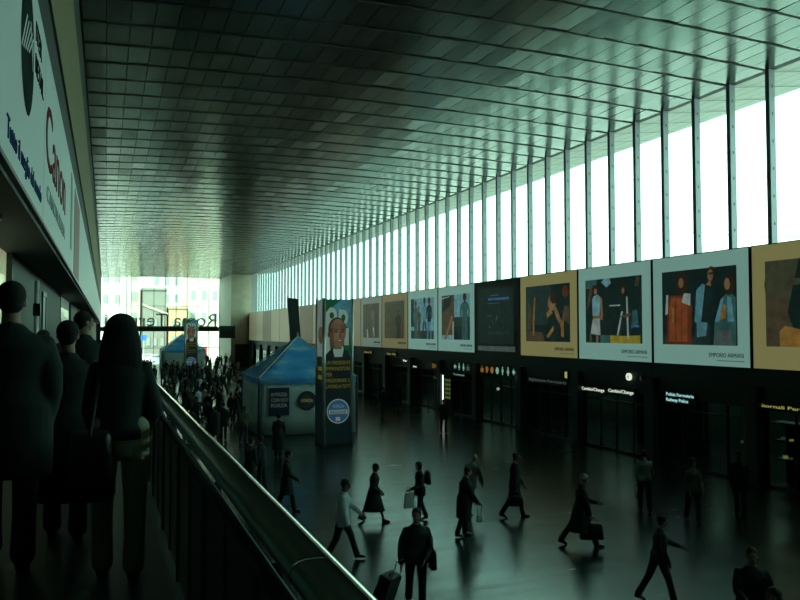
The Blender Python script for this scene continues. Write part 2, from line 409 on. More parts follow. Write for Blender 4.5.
# balustrade along the mezzanine edge
t = thing('balustrade', 'steel handrail on dark panelled balustrade along the edge of the raised walkway', 'balustrade', (0.49, 50, MEZ))
pr_ = []
for i in range(20):
    a = 2*PI*i/20; ca, sa = math.cos(a), math.sin(a)
    pr_.append((0.482+0.062*math.copysign(abs(ca)**.8, ca), 4.515+0.036*math.copysign(abs(sa)**.8, sa)))
bm = B(); extr(bm, pr_, -4, 117); obj('handrail', bm, M['steel'], t, True)
bm = B(); extr(bm, [(0.512, 4.5535), (0.520, 4.5530), (0.5275, 4.5512), (0.533, 4.5480), (0.538, 4.5430), (0.541, 4.535), (0.541, 4.515), (0.512, 4.515)], -4, 117); obj('glint_strip', bm, M['steel_polished'], t)  # polished strip added and angled to give the rail its bright highlight line
bm = B(); tube(bm, [(0.430, -4, 4.425), (0.430, 117, 4.425)], 0.024, 12, roundends=False); obj('lower_rail', bm, M['dark_metal'], t, True)
bm = B(); extr(bm, [(x*1.01+(1-1.01)*0.482, z*1.015+(1-1.015)*4.515) for x, z in pr_], 1.86, 1.872); obj('joint_sleeve', bm, M['dark_metal'], t, True)
PP = 1.35
for i in range(89):
    y = -3+PP*i
    if y > 116: break
    bm = B(); bx(bm, 0.428, 0.515, y-.022, y+.022, MEZ, 4.40); obj('post', bm, M['dark_metal'], t)
    bm = B(); bx(bm, 0.445, 0.46, y+.03, y+PP-.03, MEZ+.02, 4.38); bx(bm, 0.434, 0.445, y+PP*.5-.012, y+PP*.5+.012, MEZ+.02, 4.38)
    obj('panel', bm, M['balustrade_panel'], t)

# ---------------------------------------------------------------- lit posters on the right wall
def glow(k, c, e=0.35, rough=0.45):
    pic = k.startswith('a_') or k.startswith('pol_s')
    return mk(k, c, rough, emit=e, noise=.75 if pic else 0, nscale=2.6 if pic else 6)
glow('p_white', (0.40, 0.74, 0.64), 0.31); glow('p_pale', (0.44, 0.56, 0.45), 0.22); glow('p_cream', (0.52, 0.48, 0.19), 0.28); glow('p_tan', (0.38, 0.34, 0.16), 0.30)
glow('p_beige', (0.44, 0.44, 0.26), 0.26); glow('p_brown', (0.16, 0.12, 0.06), 0.3)
glow('a_night', (0.012, 0.035, 0.030), 0.25); glow('a_dusk', (0.03, 0.065, 0.06), 0.25); glow('a_olive', (0.10, 0.11, 0.06), 0.25)
glow('a_brown', (0.13, 0.10, 0.055), 0.25); glow('a_skin', (0.42, 0.24, 0.12), 0.22); glow('a_rust', (0.38, 0.10, 0.03), 0.26)
glow('a_rustdark', (0.20, 0.055, 0.02), 0.25); glow('a_blue', (0.12, 0.34, 0.40), 0.32); glow('a_sky', (0.22, 0.50, 0.55), 0.3)
glow('a_pale', (0.46, 0.58, 0.52), 0.3); glow('a_teal', (0.05, 0.16, 0.15), 0.3); glow('a_yellow', (0.46, 0.38, 0.04), 0.3); glow('a_gold', (0.40, 0.22, 0.05), 0.3)
glow('a_bluetext', (0.05, 0.13, 0.34), 0.5); glow('a_grey', (0.12, 0.17, 0.16), 0.3); glow('a_hair', (0.06, 0.035, 0.02), 0.2)
mk('frame_dark', (0.014, 0.024, 0.021), 0.5); mk('caption', (0.05, 0.09, 0.08), 0.6)

def fig(cx, base, top, w, cloth, skin='a_skin', hair='a_hair', legs=None, lean=0.0):
    """a simple standing model for the printed pictures"""
    h = top-base; o = []
    hw = w/2
    sx = lambda t: cx+lean*t
    if legs:
        for s in (-1, 1):
            o.append((legs, [(sx(0)+s*hw*.75-.25*hw, base), (sx(0)+s*hw*.75+.25*hw, base), (sx(.45)+s*hw*.35+.35*hw, base+.47*h), (sx(.45)+s*hw*.35-.35*hw, base+.47*h)]))
    b0 = base+(.42*h if legs else 0)
    o.append((cloth, [(sx(.4)-hw*.8, b0), (sx(.4)+hw*.8, b0), (sx(.6)+hw*.65, base+.62*h), (sx(.8)+hw, base+.77*h), (sx(.83)+hw*.35, base+.83*h),
                      (sx(.83)-hw*.35, base+.83*h), (sx(.8)-hw, base+.77*h), (sx(.6)-hw*.65, base+.62*h)]))
    for s in (-1, 1):
        o.append((cloth, [(sx(.8)+s*hw*.95, base+.78*h), (sx(.6)+s*hw*1.35, base+.6*h), (sx(.5)+s*hw*1.0, base+.48*h), (sx(.5)+s*hw*.75, base+.5*h), (sx(.6)+s*hw*1.0, base+.6*h), (sx(.75)+s*hw*.6, base+.72*h)][::s]))
    o.append((skin, rect(sx(.85)-hw*.18, sx(.85)+hw*.18, base+.8*h, base+.88*h)))
    o.append((hair, oval(sx(.92), base+.93*h, hw*.48, .085*h)))
    o.append((skin, oval(sx(.92)+hw*.06, base+.915*h, hw*.32, .065*h)))
    return o

def poster(y0, y1, frame, label, shapes=None, inner=(.115, .115, .185, .86), caption='EMPORIO ARMANI', group=None):
    z0, z1 = 3.88, 7.95; w = y1-y0-.07; h = z1-z0
    bm = B(); bx(bm, 19.99, 20.12, y0+.035, y1-.035, z0, z1)
    o = tag(obj('advertising_poster', bm, M['frame_dark']), label, 'poster', group)
    bm = B(); bx(bm, 19.9885, 19.991, y0+.075, y1-.075, z0+.03, z1-.03); obj('lit_face', bm, M[frame], o)
    if shapes:
        iw, ih = w*(1-inner[0]-inner[1]), h*(inner[3]-inner[2])
        art('picture', shapes, 'left', (19.986, y1-.035-inner[0]*w, z0+inner[2]*h), iw, ih, M, o)
        if caption:
            text('caption', caption, .21, (19.982, y0+.035+.06*w+1.62, z0+.085*h), 'left', M['caption'], o, width=1.6)
            bm = B(); bx(bm, 19.983, 19.988, y0+.035+.06*w, y0+.035+.06*w+1.25, z0+.052*h, z0+.058*h); obj('caption_line', bm, M['a_grey'], o)
    return o
PE = [14.9, 20.08, 25.07, 30.21, 35.51, 40.76, 46.16, 51.5, 57.07, 62.4]
BGD = ('a_night', rect(0, 1, 0, 1))
# nearest, cut by the right edge of the picture
poster(PE[0], PE[1], 'p_cream', 'cream poster with a dark seated figure, cut off by the right photo edge',
       [('a_olive', rect(0, 1, 0, 1)), ('a_night', [(.32, .05), (1, 0), (1, 1), (.34, 1), (.28, .72), (.22, .4)]), ('a_olive', oval(.12, .72, .13, .2)),
        ('a_brown', rect(.02, .22, 0, .6)), ('a_gold', [(.14, 0), (.42, 0), (.44, .12), (.34, .2), (.2, .24), (.14, .18)]), ('a_brown', oval(.58, .8, .09, .12)), ('a_night', oval(.55, .88, .12, .1)),
        ('a_olive', oval(.30, .74, .09, .04)), ('a_gold', [(.44, .08), (.62, .02), (.64, .08), (.46, .16)])])
poster(PE[1], PE[2], 'p_white', 'white poster with an orange coated figure beside a couple in blue grey jackets',
       [BGD, ('a_dusk', rect(0, .47, 0, .12)), ('a_hair', oval(.29, .80, .085, .19)), ('a_skin', oval(.28, .83, .035, .07)),
        ('a_rustdark', [(.06, 0), (.42, 0), (.43, .5), (.38, .66), (.12, .67), (.08, .5)]),
        ('a_rust', [(.10, .04), (.36, .04), (.37, .5), (.33, .62), (.14, .64), (.11, .5)]),
        ('a_rustdark', rect(.19, .205, .05, .6)), ('a_rustdark', rect(.28, .29, .05, .6)), ('a_gold', rect(.15, .18, .3, .5)),
        ('a_pale', [(.05, .4), (.09, .42), (.10, .68), (.07, .68)]), ('a_pale', [(.29, .57), (.41, .52), (.42, .68), (.33, .69)]),
        ('a_dusk', [(.46, 0), (.66, 0), (.66, .74), (.52, .7)]), ('a_blue', [(.47, .3), (.50, .72), (.58, .8), (.62, .78), (.56, .3)]), ('a_blue', [(.50, .1), (.62, .12), (.64, .3), (.50, .3)]),
        ('a_night', [(.56, .3), (.62, .8), (.74, .74), (.73, .28)]),
        ('a_hair', oval(.70, .93, .055, .085)), ('a_skin', oval(.69, .90, .036, .075)), ('a_night', rect(.665, .725, .91, .935)), ('a_skin', [(.63, .78), (.69, .84), (.70, .76)]),
        ('a_teal', [(.72, 0), (1, 0), (1, .6), (.92, .68), (.82, .58), (.74, .3)]), ('a_blue', [(.74, .3), (.82, .58), (.86, .62), (.80, .3)]), ('a_blue', [(.90, .3), (.90, .62), (.95, .6), (.98, .3)]),
        ('a_gold', [(.80, .32), (.86, .52), (.89, .5), (.88, .34)]), ('a_grey', [(.72, 0), (.97, 0), (.93, .2), (.76, .18)]),
        ('a_hair', oval(.93, .76, .065, .13)), ('a_skin', oval(.905, .77, .035, .075))])
poster(PE[2], PE[3], 'p_white', 'white poster with a pale blue dress woman and a thin seated figure',
       [BGD, ('a_teal', rect(0, .22, .86, 1)), ('a_sky', [(.30, .95), (.36, 1), (.46, 1), (.48, .92), (.40, .86)]), ('a_brown', [(.02, .5), (.08, .85), (.16, .92), (.14, .8), (.08, .6)]),
        ('a_sky', [(.14, .42), (.27, .42), (.29, .72), (.24, .76), (.16, .74), (.13, .68)]), ('a_hair', oval(.19, .84, .06, .08)), ('a_skin', oval(.2, .81, .03, .05)),
        ('a_skin', [(.28, .72), (.32, .7), (.34, .42), (.29, .38)]), ('a_skin', [(.15, .38), (.33, .36), (.33, .42), (.15, .43)]),
        ('a_pale', [(.10, .14), (.29, .12), (.28, .38), (.15, .38)]), ('a_brown', rect(.08, .13, 0, .14)), ('a_skin', rect(.21, .25, 0, .12)), ('a_teal', rect(.29, .46, 0, .12)),
        ('a_yellow', [(.47, 0), (.98, 0), (.98, .12), (.70, .11), (.47, .12)]), ('a_pale', rect(.46, .68, .565, .585)), ('a_pale', [(.59, .12), (.62, .12), (.70, .48), (.67, .48)]),
        ('a_pale', [(.77, .06), (.80, .06), (.78, .70), (.755, .70)]), ('a_brown', [(.64, .4), (.82, .46), (.86, .42), (.74, .38)]), ('a_hair', oval(.71, .82, .04, .08)), ('a_skin', oval(.71, .79, .022, .045)),
        ('a_night', rect(.66, .75, .5, .72)), ('a_teal', [(.84, .2), (.96, .3), (.94, .5), (.86, .48)]), ('a_bluetext', rect(.84, .97, .24, .27)), ('a_olive', [(.90, .84), (.97, .84), (.99, .98), (.93, .98)])])
poster(PE[3], PE[4], 'p_cream', 'cream poster with dark golden figures, right of the black poster',
       [BGD, ('a_dusk', rect(0, .6, .3, 1)), ('a_brown', [(0, 0), (.45, 0), (.4, .16), (0, .2)]), ('a_brown', [(.03, .2), (.12, .2), (.13, .62), (.06, .72)]), ('a_gold', [(.16, .3), (.2, .32), (.24, .78), (.21, .8)]),
        ('a_gold', [(.17, .1), (.2, .1), (.22, .5), (.18, .55)]), ('a_skin', oval(.62, .68, .09, .14)), ('a_hair', oval(.66, .76, .08, .1)), ('a_gold', [(.50, .5), (.58, .58), (.64, .5), (.52, .42)]),
        ('a_skin', [(.64, .6), (.72, .6), (.86, .3), (.80, .24)]), ('a_night', [(.52, 0), (.8, 0), (.8, .3), (.66, .5), (.54, .4)]), ('a_gold', [(.50, .1), (.66, .28), (.66, .2), (.54, .06)]),
        ('a_brown', [(.84, .4), (1, .3), (1, .6), (.9, .62)]), ('a_gold', [(.82, .1), (.88, .08), (.88, .4), (.82, .36)]), ('a_rustdark', oval(.92, .86, .07, .1))])
o = poster(PE[4], PE[5], 'frame_dark', 'black poster with small blue and grey printed lines between white and cream posters',
       [('a_night', rect(0, 1, 0, 1)), ('a_bluetext', rect(.30, .88, .775, .815)), ('a_grey', rect(.36, .60, .855, .872)), ('a_grey', rect(.28, .62, .715, .727)),
        ('a_grey', [(.28, .48), (.4, .5), (.4, .52), (.28, .5)]), ('a_grey', [(.52, .40), (.56, .42), (.57, .5), (.54, .5)]), ('a_grey', oval(.44, .38, .02, .015)), ('a_grey', oval(.35, .3, .02, .015)),
        ('a_dusk', rect(.30, .9, .16, .22))], inner=(.08, .12, .14, .90), caption=None)
bm = B(); bx(bm, 19.972, 19.988, PE[4]+.5, PE[5]-.4, 4.05, 4.33); obj('lower_strip', bm, M['a_grey'], o)
poster(PE[5], PE[6], 'p_white', 'white poster with one man standing beside a brown image, left of the black poster',
       [('a_sky', rect(0, 1, 0, 1)), ('a_dusk', rect(.45, 1, 0, .5)), ('a_brown', rect(0, .46, .1, 1)), ('a_night', [(0, .6), (.30, .75), (.4, 1), (.1, 1)]), ('a_skin', [(.1, 0), (.18, 0), (.42, .5), (.36, .55)]),
        ('a_pale', [(.40, 0), (.44, 0), (.46, .4), (.40, .42)]), ('a_pale', [(0, .92), (.3, .96), (.3, .98), (0, .95)]), ('a_night', rect(.46, 1, 0, .3))] + fig(.84, 0, 1, .26, 'a_teal', 'a_hair'))
poster(PE[6], PE[7], 'p_white', 'white poster with two tall men against pale blue, third from the black poster leftwards',
       [('a_sky', rect(0, 1, 0, 1)), ('a_dusk', rect(0, 1, 0, .2)), ('a_night', rect(0, .14, .3, 1))] + fig(.22, 0, .94, .2, 'a_teal', 'a_brown') + fig(.38, 0, .8, .16, 'a_olive') +
       fig(.64, 0, 1, .2, 'a_blue', 'a_hair', legs='a_dusk') + fig(.85, 0, .99, .2, 'a_night', 'a_hair', legs='a_blue'))
poster(PE[7], PE[8], 'p_tan', 'tan poster with a dim brown picture, second from the advertising pylon',
       [('a_brown', rect(0, 1, 0, 1)), ('a_olive', rect(0, 1, .6, 1))] + fig(.32, 0, .85, .2, 'a_olive', 'a_brown') + fig(.7, 0, .75, .24, 'a_night', 'a_brown'))
poster(PE[8], PE[9], 'p_pale', 'pale grey poster with an olive picture, first right of the tall pylon',
       [('a_olive', rect(0, 1, 0, 1)), ('a_brown', rect(0, 1, .55, 1)), ('a_pale', [(.28, 0), (.34, 0), (.30, .3), (.24, .26)]), ('a_pale', [(.70, .04), (.74, .04), (.70, .32), (.6, .36)])] + fig(.3, .25, .95, .2, 'a_olive', 'a_brown') + fig(.66, .3, .9, .2, 'a_grey', 'a_brown'))
y = 62.4
for i in range(10):
    k = 'p_brown' if i in (3, 7) else 'p_beige'
    poster(y, y+5.45, k, 'narrow looking brown panel among the beige ones beyond the blue tent' if k == 'p_brown' else 'plain beige wall panel beyond the blue tent', group='brown wall panels' if k == 'p_brown' else 'beige wall panels')
    y += 5.45

# ---------------------------------------------------------------- lit signs of the shops
glow('s_white', (0.75, 0.85, 0.68), 1.0); glow('s_cyan', (0.45, 0.85, 0.85), 0.85); glow('s_yellow', (0.60, 0.55, 0.12), 0.55); glow('s_amber', (0.60, 0.27, 0.03), 0.32)
glow('s_green', (0.30, 0.62, 0.45), 0.5); glow('s_dim', (0.20, 0.28, 0.22), 0.22); glow('s_bright', (0.9, 1, 0.95), 1.6)
def shop_sign(y1, z, w, lines, m, label, size=.22, back=True, cat='sign'):
    """dark board on the shop lintel with lit lettering; y1 = far (left) end"""
    hgt = size*1.15*len(lines)+.1
    bm = B(); bx(bm, 20.22, 20.31, y1-w-.12, y1+.12, z-.08, z-.08+hgt)
    o = tag(obj('shop_sign', bm, M['black_trim']), label, cat)
    for i, s in enumerate(lines):
        text('lettering', s, size, (20.215, y1, z+(len(lines)-1-i)*size*1.15+.02), 'left', M[m], o, width=w if i == 0 else w*.8)
    return o
shop_sign(30.3, 2.48, 1.7, ['Cambio/Change'], 's_white', 'small lit sign with exchange lettering below the white dress poster, left one of two', .20)
shop_sign(28.3, 2.52, 1.7, ['Cambio/Change'], 's_white', 'small lit sign with exchange lettering below the white dress poster, right one of two', .20)
shop_sign(24.6, 2.44, 1.5, ['Polizia Ferroviaria', 'Railway Police'], 's_cyan', 'two line cyan lit railway police sign below the orange coat poster', .18)
shop_sign(20.1, 2.62, 2.4, ['Giornali Periodici'], 's_yellow', 'yellow lit newsagent lettering at the right edge of the photo', .15)
shop_sign(35.0, 2.62, 3.4, ['Biglietteria Ferroviaria'], 's_dim', 'dim grey lettering above the shop front left of the exchange signs', .22)
shop_sign(62.1, 3.36, 1.9, ['Binario 22'], 's_yellow', 'tiny yellow lettering below the pale poster next to the pylon', .20)
shop_sign(56.5, 3.36, 1.9, ['Taxi - Bus'], 's_yellow', 'tiny yellow lettering below the tan poster', .20)
shop_sign(53.0, 2.95, .8, ['Bar'], 's_white', 'short white lit sign below the two tall men poster, upper one', .22)
shop_sign(51.2, 2.62, .8, ['Uscita'], 's_white', 'short white lit sign below the two tall men poster, lower one', .18)
shop_sign(47.6, 2.72, 1.1, ['BAR'], 's_amber', 'amber lit sign left of the pictogram board', .42)
shop_sign(47.4, 2.05, 1.0, ['Snack'], 's_amber', 'smaller amber lit sign under the other amber sign', .16)
# pictogram board
t = thing('pictogram_board', 'long dark board with a row of green, grey and amber pictograms under the black poster', 'sign board', (20.26, 40.4, 2.6))
bm = B(); bx(bm, 20.24, 20.31, 36.3, 44.6, 2.72, 3.30); obj('board', bm, M['black_trim'], t)
yy = 44.3
def picto(kind, mm):
    global yy
    bm = B()
    def P(pts):
        bm.faces.new([bm.verts.new((20.23, yy-u, 2.80+v)) for u, v in pts])
    if kind == 'man':
        P(oval(.22, .36, .06, .06, 10)); P([(.10, .12), (.16, .12), (.17, -.04), (.27, -.04), (.28, .12), (.34, .12), (.30, .29), (.14, .29)])
    elif kind == 'woman':
        P(oval(.22, .36, .06, .06, 10)); P([(.06, .08), (.38, .08), (.28, .29), (.16, .29)]); P(rect(.16, .28, -.04, .07))
    elif kind == 'arrow':
        P([(.04, .17), (.24, .36), (.24, .24), (.44, .24), (.44, .10), (.24, .10), (.24, -.02)])
    elif kind == 'cup':
        P([(.06, .34), (.34, .34), (.30, 0), (.10, 0)]); P(rect(.35, .42, .12, .26))
    elif kind == 'case':
        P(rect(.04, .42, 0, .24)); P(rect(.14, .17, .25, .34)); P(rect(.29, .32, .25, .34)); P(rect(.14, .32, .345, .375))
    elif kind == 'ring':
        P(oval(.22, .17, .19, .19, 18))
    obj('pictogram', bm, M[mm], t); yy -= .62
for k, mm in (('arrow', 's_green'), ('man', 's_green'), ('woman', 's_green'), ('case', 's_dim'), ('man', 's_dim'), ('cup', 's_dim'), ('case', 's_amber'), ('cup', 's_amber'), ('ring', 's_amber'), ('ring', 's_green'), ('man', 's_green'), ('woman', 's_green'), ('arrow', 's_green')):
    picto(k, mm)
shop_sign(44.3, 2.42, 1.6, ['Toilette'], 's_green', 'thin green lit sign under the left end of the pictogram board', .16)
def round_sign(y, z, m1, m2, ch, label, r=.15):
    bm = B()
    rings(bm, [[(20.31, y+r*math.cos(2*PI*i/20), z+r*math.sin(2*PI*i/20)) for i in range(20)], [(20.22, y+r*math.cos(2*PI*i/20), z+r*math.sin(2*PI*i/20)) for i in range(20)]])
    o = tag(obj('round_sign', bm, M[m1]), label, 'sign')
    text('numeral', ch, r*1.5, (20.215, y, z-r*.52), 'left', M[m2], o, align='CENTER')
round_sign(26.95, 3.25, 's_white', 'sign_black', '4', 'round white lit sign above the exchange signs')
round_sign(26.15, 3.22, 'frame_dark', 's_dim', '5', 'round dark sign beside the round white one', .14)
bm = B(); bx(bm, 20.22, 20.31, 31.42, 31.78, 2.9, 3.28)
o = tag(obj('hazard_sign', bm, M['black_trim']), 'small amber pictogram sign below the cream poster with golden figures', 'sign')
bm = B(); bx(bm, 20.21, 20.22, 31.5, 31.7, 2.94, 3.24); obj('pictogram', bm, M['s_yellow'], o)
bm = B(); bx(bm, 20.2, 20.37, 45.72, 46.0, .5, 2.4)
o = tag(obj('doorway_glow_panel', bm, M['dark_metal']), 'narrow glowing white panel standing in for a bright doorway beside dark shop doors', 'doorway')
bm = B(); bx(bm, 20.19, 20.2, 45.76, 45.98, .55, 2.35); obj('glow_face', bm, M['s_bright'], o)  # glowing panel stands in for light through a narrow door opening
glow('s_plant', (0.16, 0.26, 0.05), 0.35)
bm = B(); bx(bm, 20.2, 20.3, 44.6, 45.6, 0.005, 2.3)
o = tag(obj('menu_board', bm, M['black_trim']), 'green and yellow lit board right of the glowing white doorway panel', 'sign board')
bm = B()
for i in range(5):
    for j in range(3): bx(bm, 20.19, 20.2, 44.7+.3*j, 44.7+.3*j+.2, .9+.27*i, .9+.27*i+.16)
obj('lit_menu', bm, M['s_plant'], o)
for i, (y, z, r) in enumerate(((39.3, 1.9, .09), (36.9, 1.85, .09), (21.3, 1.3, .06))):
    t = thing('shop_lamp', ['small round lamp behind the shop glass left of the pictogram board end', 'small round lamp behind the shop glass under the pictogram board', 'small dim lamp behind the shop glass near the newsagent'][i], 'lamp', (20.6, y, z+.1))
    bm = B(); ell(bm, (20.7, y, z), (r, r, r)); obj('bulb', bm, M['s_dim' if i else 's_white'], t, True)
    bm = B(); tube(bm, [(20.7, y, z), (20.7, y, 3.45)], .012, 6); obj('cord', bm, M['black_trim'], t)
# newsagent counter with lit goods at the right edge
t = thing('newsstand_shelf', 'dark shelf of small glittering goods under the yellow newsagent lettering', 'shelf', (21.0, 18.9, 0))
bm = B()
for z in (.02, .9, 1.5, 2.1): bx(bm, 20.8, 21.3, 17.3, 20.0, z, z+.05)
bx(bm, 21.3, 21.36, 17.3, 20.0, 0, 2.2); obj('rack', bm, M['dark_metal'], t)
for i in range(16):
    y = 17.45+rnd.random()*2.4; z = rnd.choice((.95, 1.55)); s = .03+.05*rnd.random()
    bm = B(); bx(bm, 20.85, 21.0, y, y+s, z, z+s*1.5); obj('goods', bm, M[rnd.choice(('s_yellow', 's_dim', 's_white', 's_dim', 's_dim'))], t)

# ---------------------------------------------------------------- tents
mk('tent_white', (0.55, 0.66, 0.64), 0.7, noise=0.1, nscale=1.5); mk('tent_edge', (0.62, 0.70, 0.66), 0.5)
def tent_blue():
    m = mat('tent_sky_print', (0.06, 0.25, 0.5), 0.6); nt = m.node_tree; b = nt.nodes['Principled BSDF']; L = nt.links.new
    tc = nt.nodes.new('ShaderNodeTexCoord'); mp = nt.nodes.new('ShaderNodeMapping'); mp.inputs['Scale'].default_value = (0.35, 0.35, 1.5)
    n = nt.nodes.new('ShaderNodeTexNoise'); n.inputs['Scale'].default_value = 1.6; n.inputs['Detail'].default_value = 3
    cr = nt.nodes.new('ShaderNodeValToRGB'); e = cr.color_ramp.elements
    e[0].position = .38; e[0].color = (0.05, 0.32, 0.80, 1); e[1].position = .72; e[1].color = (0.62, 0.72, 0.66, 1)
    x = cr.color_ramp.elements.new(.55); x.color = (0.12, 0.48, 0.88, 1)
    L(tc.outputs['Object'], mp.inputs['Vector']); L(mp.outputs['Vector'], n.inputs['Vector']); L(n.outputs['Fac'], cr.inputs['Fac']); L(cr.outputs['Color'], b.inputs['Base Color'])
    return m
M['tent_blue'] = tent_blue()
mk('tent_navy', (0.02, 0.05, 0.12), 0.6); mk('tent_green', (0.05, 0.10, 0.05), 0.6)
def tent(x0, y0, w, label, detail=True):
    t = thing('pavilion_tent', label, 'tent', (x0+w/2, y0+w/2, 0))
    ze, zp = 2.85, 4.86; cx, cy = x0+w/2, y0+w/2
    for nm, a in (('front', 0), ('right', 1), ('back', 2), ('left', 3)):
        bm = B()
        if a in (0, 2):
            yy_ = y0 if a == 0 else y0+w; s = 1 if a == 0 else -1
            n = 14
            g = [[bm.verts.new((x0+.06+(w-.12)*i/n, yy_+s*.06+s*.03*math.sin(i*2.1+j), .03+(ze-.05)*j/3)) for i in range(n+1)] for j in range(4)]
        else:
            xx_ = x0 if a == 3 else x0+w; s = 1 if a == 3 else -1
            n = 14
            g = [[bm.verts.new((xx_+s*.06+s*.03*math.sin(i*2.1+j), y0+.06+(w-.12)*i/n, .03+(ze-.05)*j/3)) for i in range(n+1)] for j in range(4)]
        for j in range(3):
            for i in range(n): bm.faces.new((g[j][i], g[j][i+1], g[j+1][i+1], g[j+1][i]))
        o = obj('side_wall', bm, M['tent_white'], t, True)
        md = o.modifiers.new('Solidify', 'SOLIDIFY'); md.thickness = .01
    # four sided roof with a slight sag and a hanging valance
    bm = B()
    N = 8; cs = [(x0, y0), (x0+w, y0), (x0+w, y0+w), (x0, y0+w)]
    for a in range(4):
        p, q = cs[a], cs[(a+1) % 4]; rows = []
        for j in range(N+1):
            f = j/N; z = ze+(zp-ze)*(f**1.12)
            rows.append([bm.verts.new((p[0]+(q[0]-p[0])*i/N*(1-f)+(cx-p[0])*f, p[1]+(q[1]-p[1])*i/N*(1-f)+(cy-p[1])*f, z-.05*math.sin(PI*i/N)*(1-f))) for i in range(N+1)])
        for j in range(N):
            for i in range(N):
                bm.faces.new((rows[j][i], rows[j][i+1], rows[j+1][i+1], rows[j+1][i]))
    bmesh.ops.remove_doubles(bm, verts=bm.verts, dist=.004)
    r = obj('roof', bm, M['tent_blue'], t, True)
    bm = B(); 
    for a in range(4):
        p, q = cs[a], cs[(a+1) % 4]; n = 30
        for i in range(n):
            f0, f1 = i/n, (i+1)/n
            P0 = (p[0]+(q[0]-p[0])*f0, p[1]+(q[1]-p[1])*f0); P1 = (p[0]+(q[0]-p[0])*f1, p[1]+(q[1]-p[1])*f1)
            zt0 = ze-.05*math.sin(PI*f0); zt1 = ze-.05*math.sin(PI*f1)
            bm.faces.new([bm.verts.new(v) for v in ((P0[0], P0[1], zt0-.24), ((P0[0]+P1[0])/2, (P0[1]+P1[1])/2, zt0-.33), (P1[0], P1[1], zt1-.24), (P1[0], P1[1], zt1), (P0[0], P0[1], zt0))])
    bmesh.ops.remove_doubles(bm, verts=bm.verts, dist=.003)
    obj('valance', bm, M['tent_blue'], r)
    bm = B()
    for c in cs: tube(bm, [(c[0], c[1], ze), (cx, cy, zp)], .03, 8)
    tube(bm, [(cx, cy, zp-.05), (cx, cy, zp+.22)], [.06, .02], 8); obj('roof_edge', bm, M['tent_edge'], t, True)
    for c in cs:
        bm = B(); tube(bm, [(c[0], c[1], 0), (c[0], c[1], ze)], .045, 8, roundends=False); obj('pole', bm, M['tent_navy'], t, True)
    return t
t = tent(7.0, 38.1, 5.0, 'blue roofed white tent with a dark placard and a round badge, behind the tall pylon')
bm = B(); bx(bm, 7.5, 8.5, 38.06, 38.09, 1.0, 2.36); o = obj('placard', bm, M['tent_navy'], t)
for i, s in enumerate(('IN PIAZZA', 'CON NOI', 'FORZA')):
    text('lettering', s, .25, (8.0, 38.05, 1.95-.27*i), 'near', M['s_dim'], o, width=.8, align='CENTER')
bm = B()
rings(bm, [[(9.4+.47*math.cos(2*PI*i/28), y, 1.7+.47*math.sin(2*PI*i/28)) for i in range(28)] for y in (38.09, 38.06)]); o = obj('badge', bm, M['tent_navy'], t)
bm = B()
rings(bm, [[(9.4+.33*math.cos(2*PI*i/28), y, 1.7+.33*math.sin(2*PI*i/28)) for i in range(28)] for y in (38.06, 38.05)]); obj('badge_centre', bm, M['tent_green'], o)
text('lettering', 'FORZA', .2, (9.4, 38.045, 1.63), 'near', M['p_tan'], o, width=.58, align='CENTER')
tent(6.6, 101.0, 5.2, 'distant blue roofed tent among the crowd near the end window')

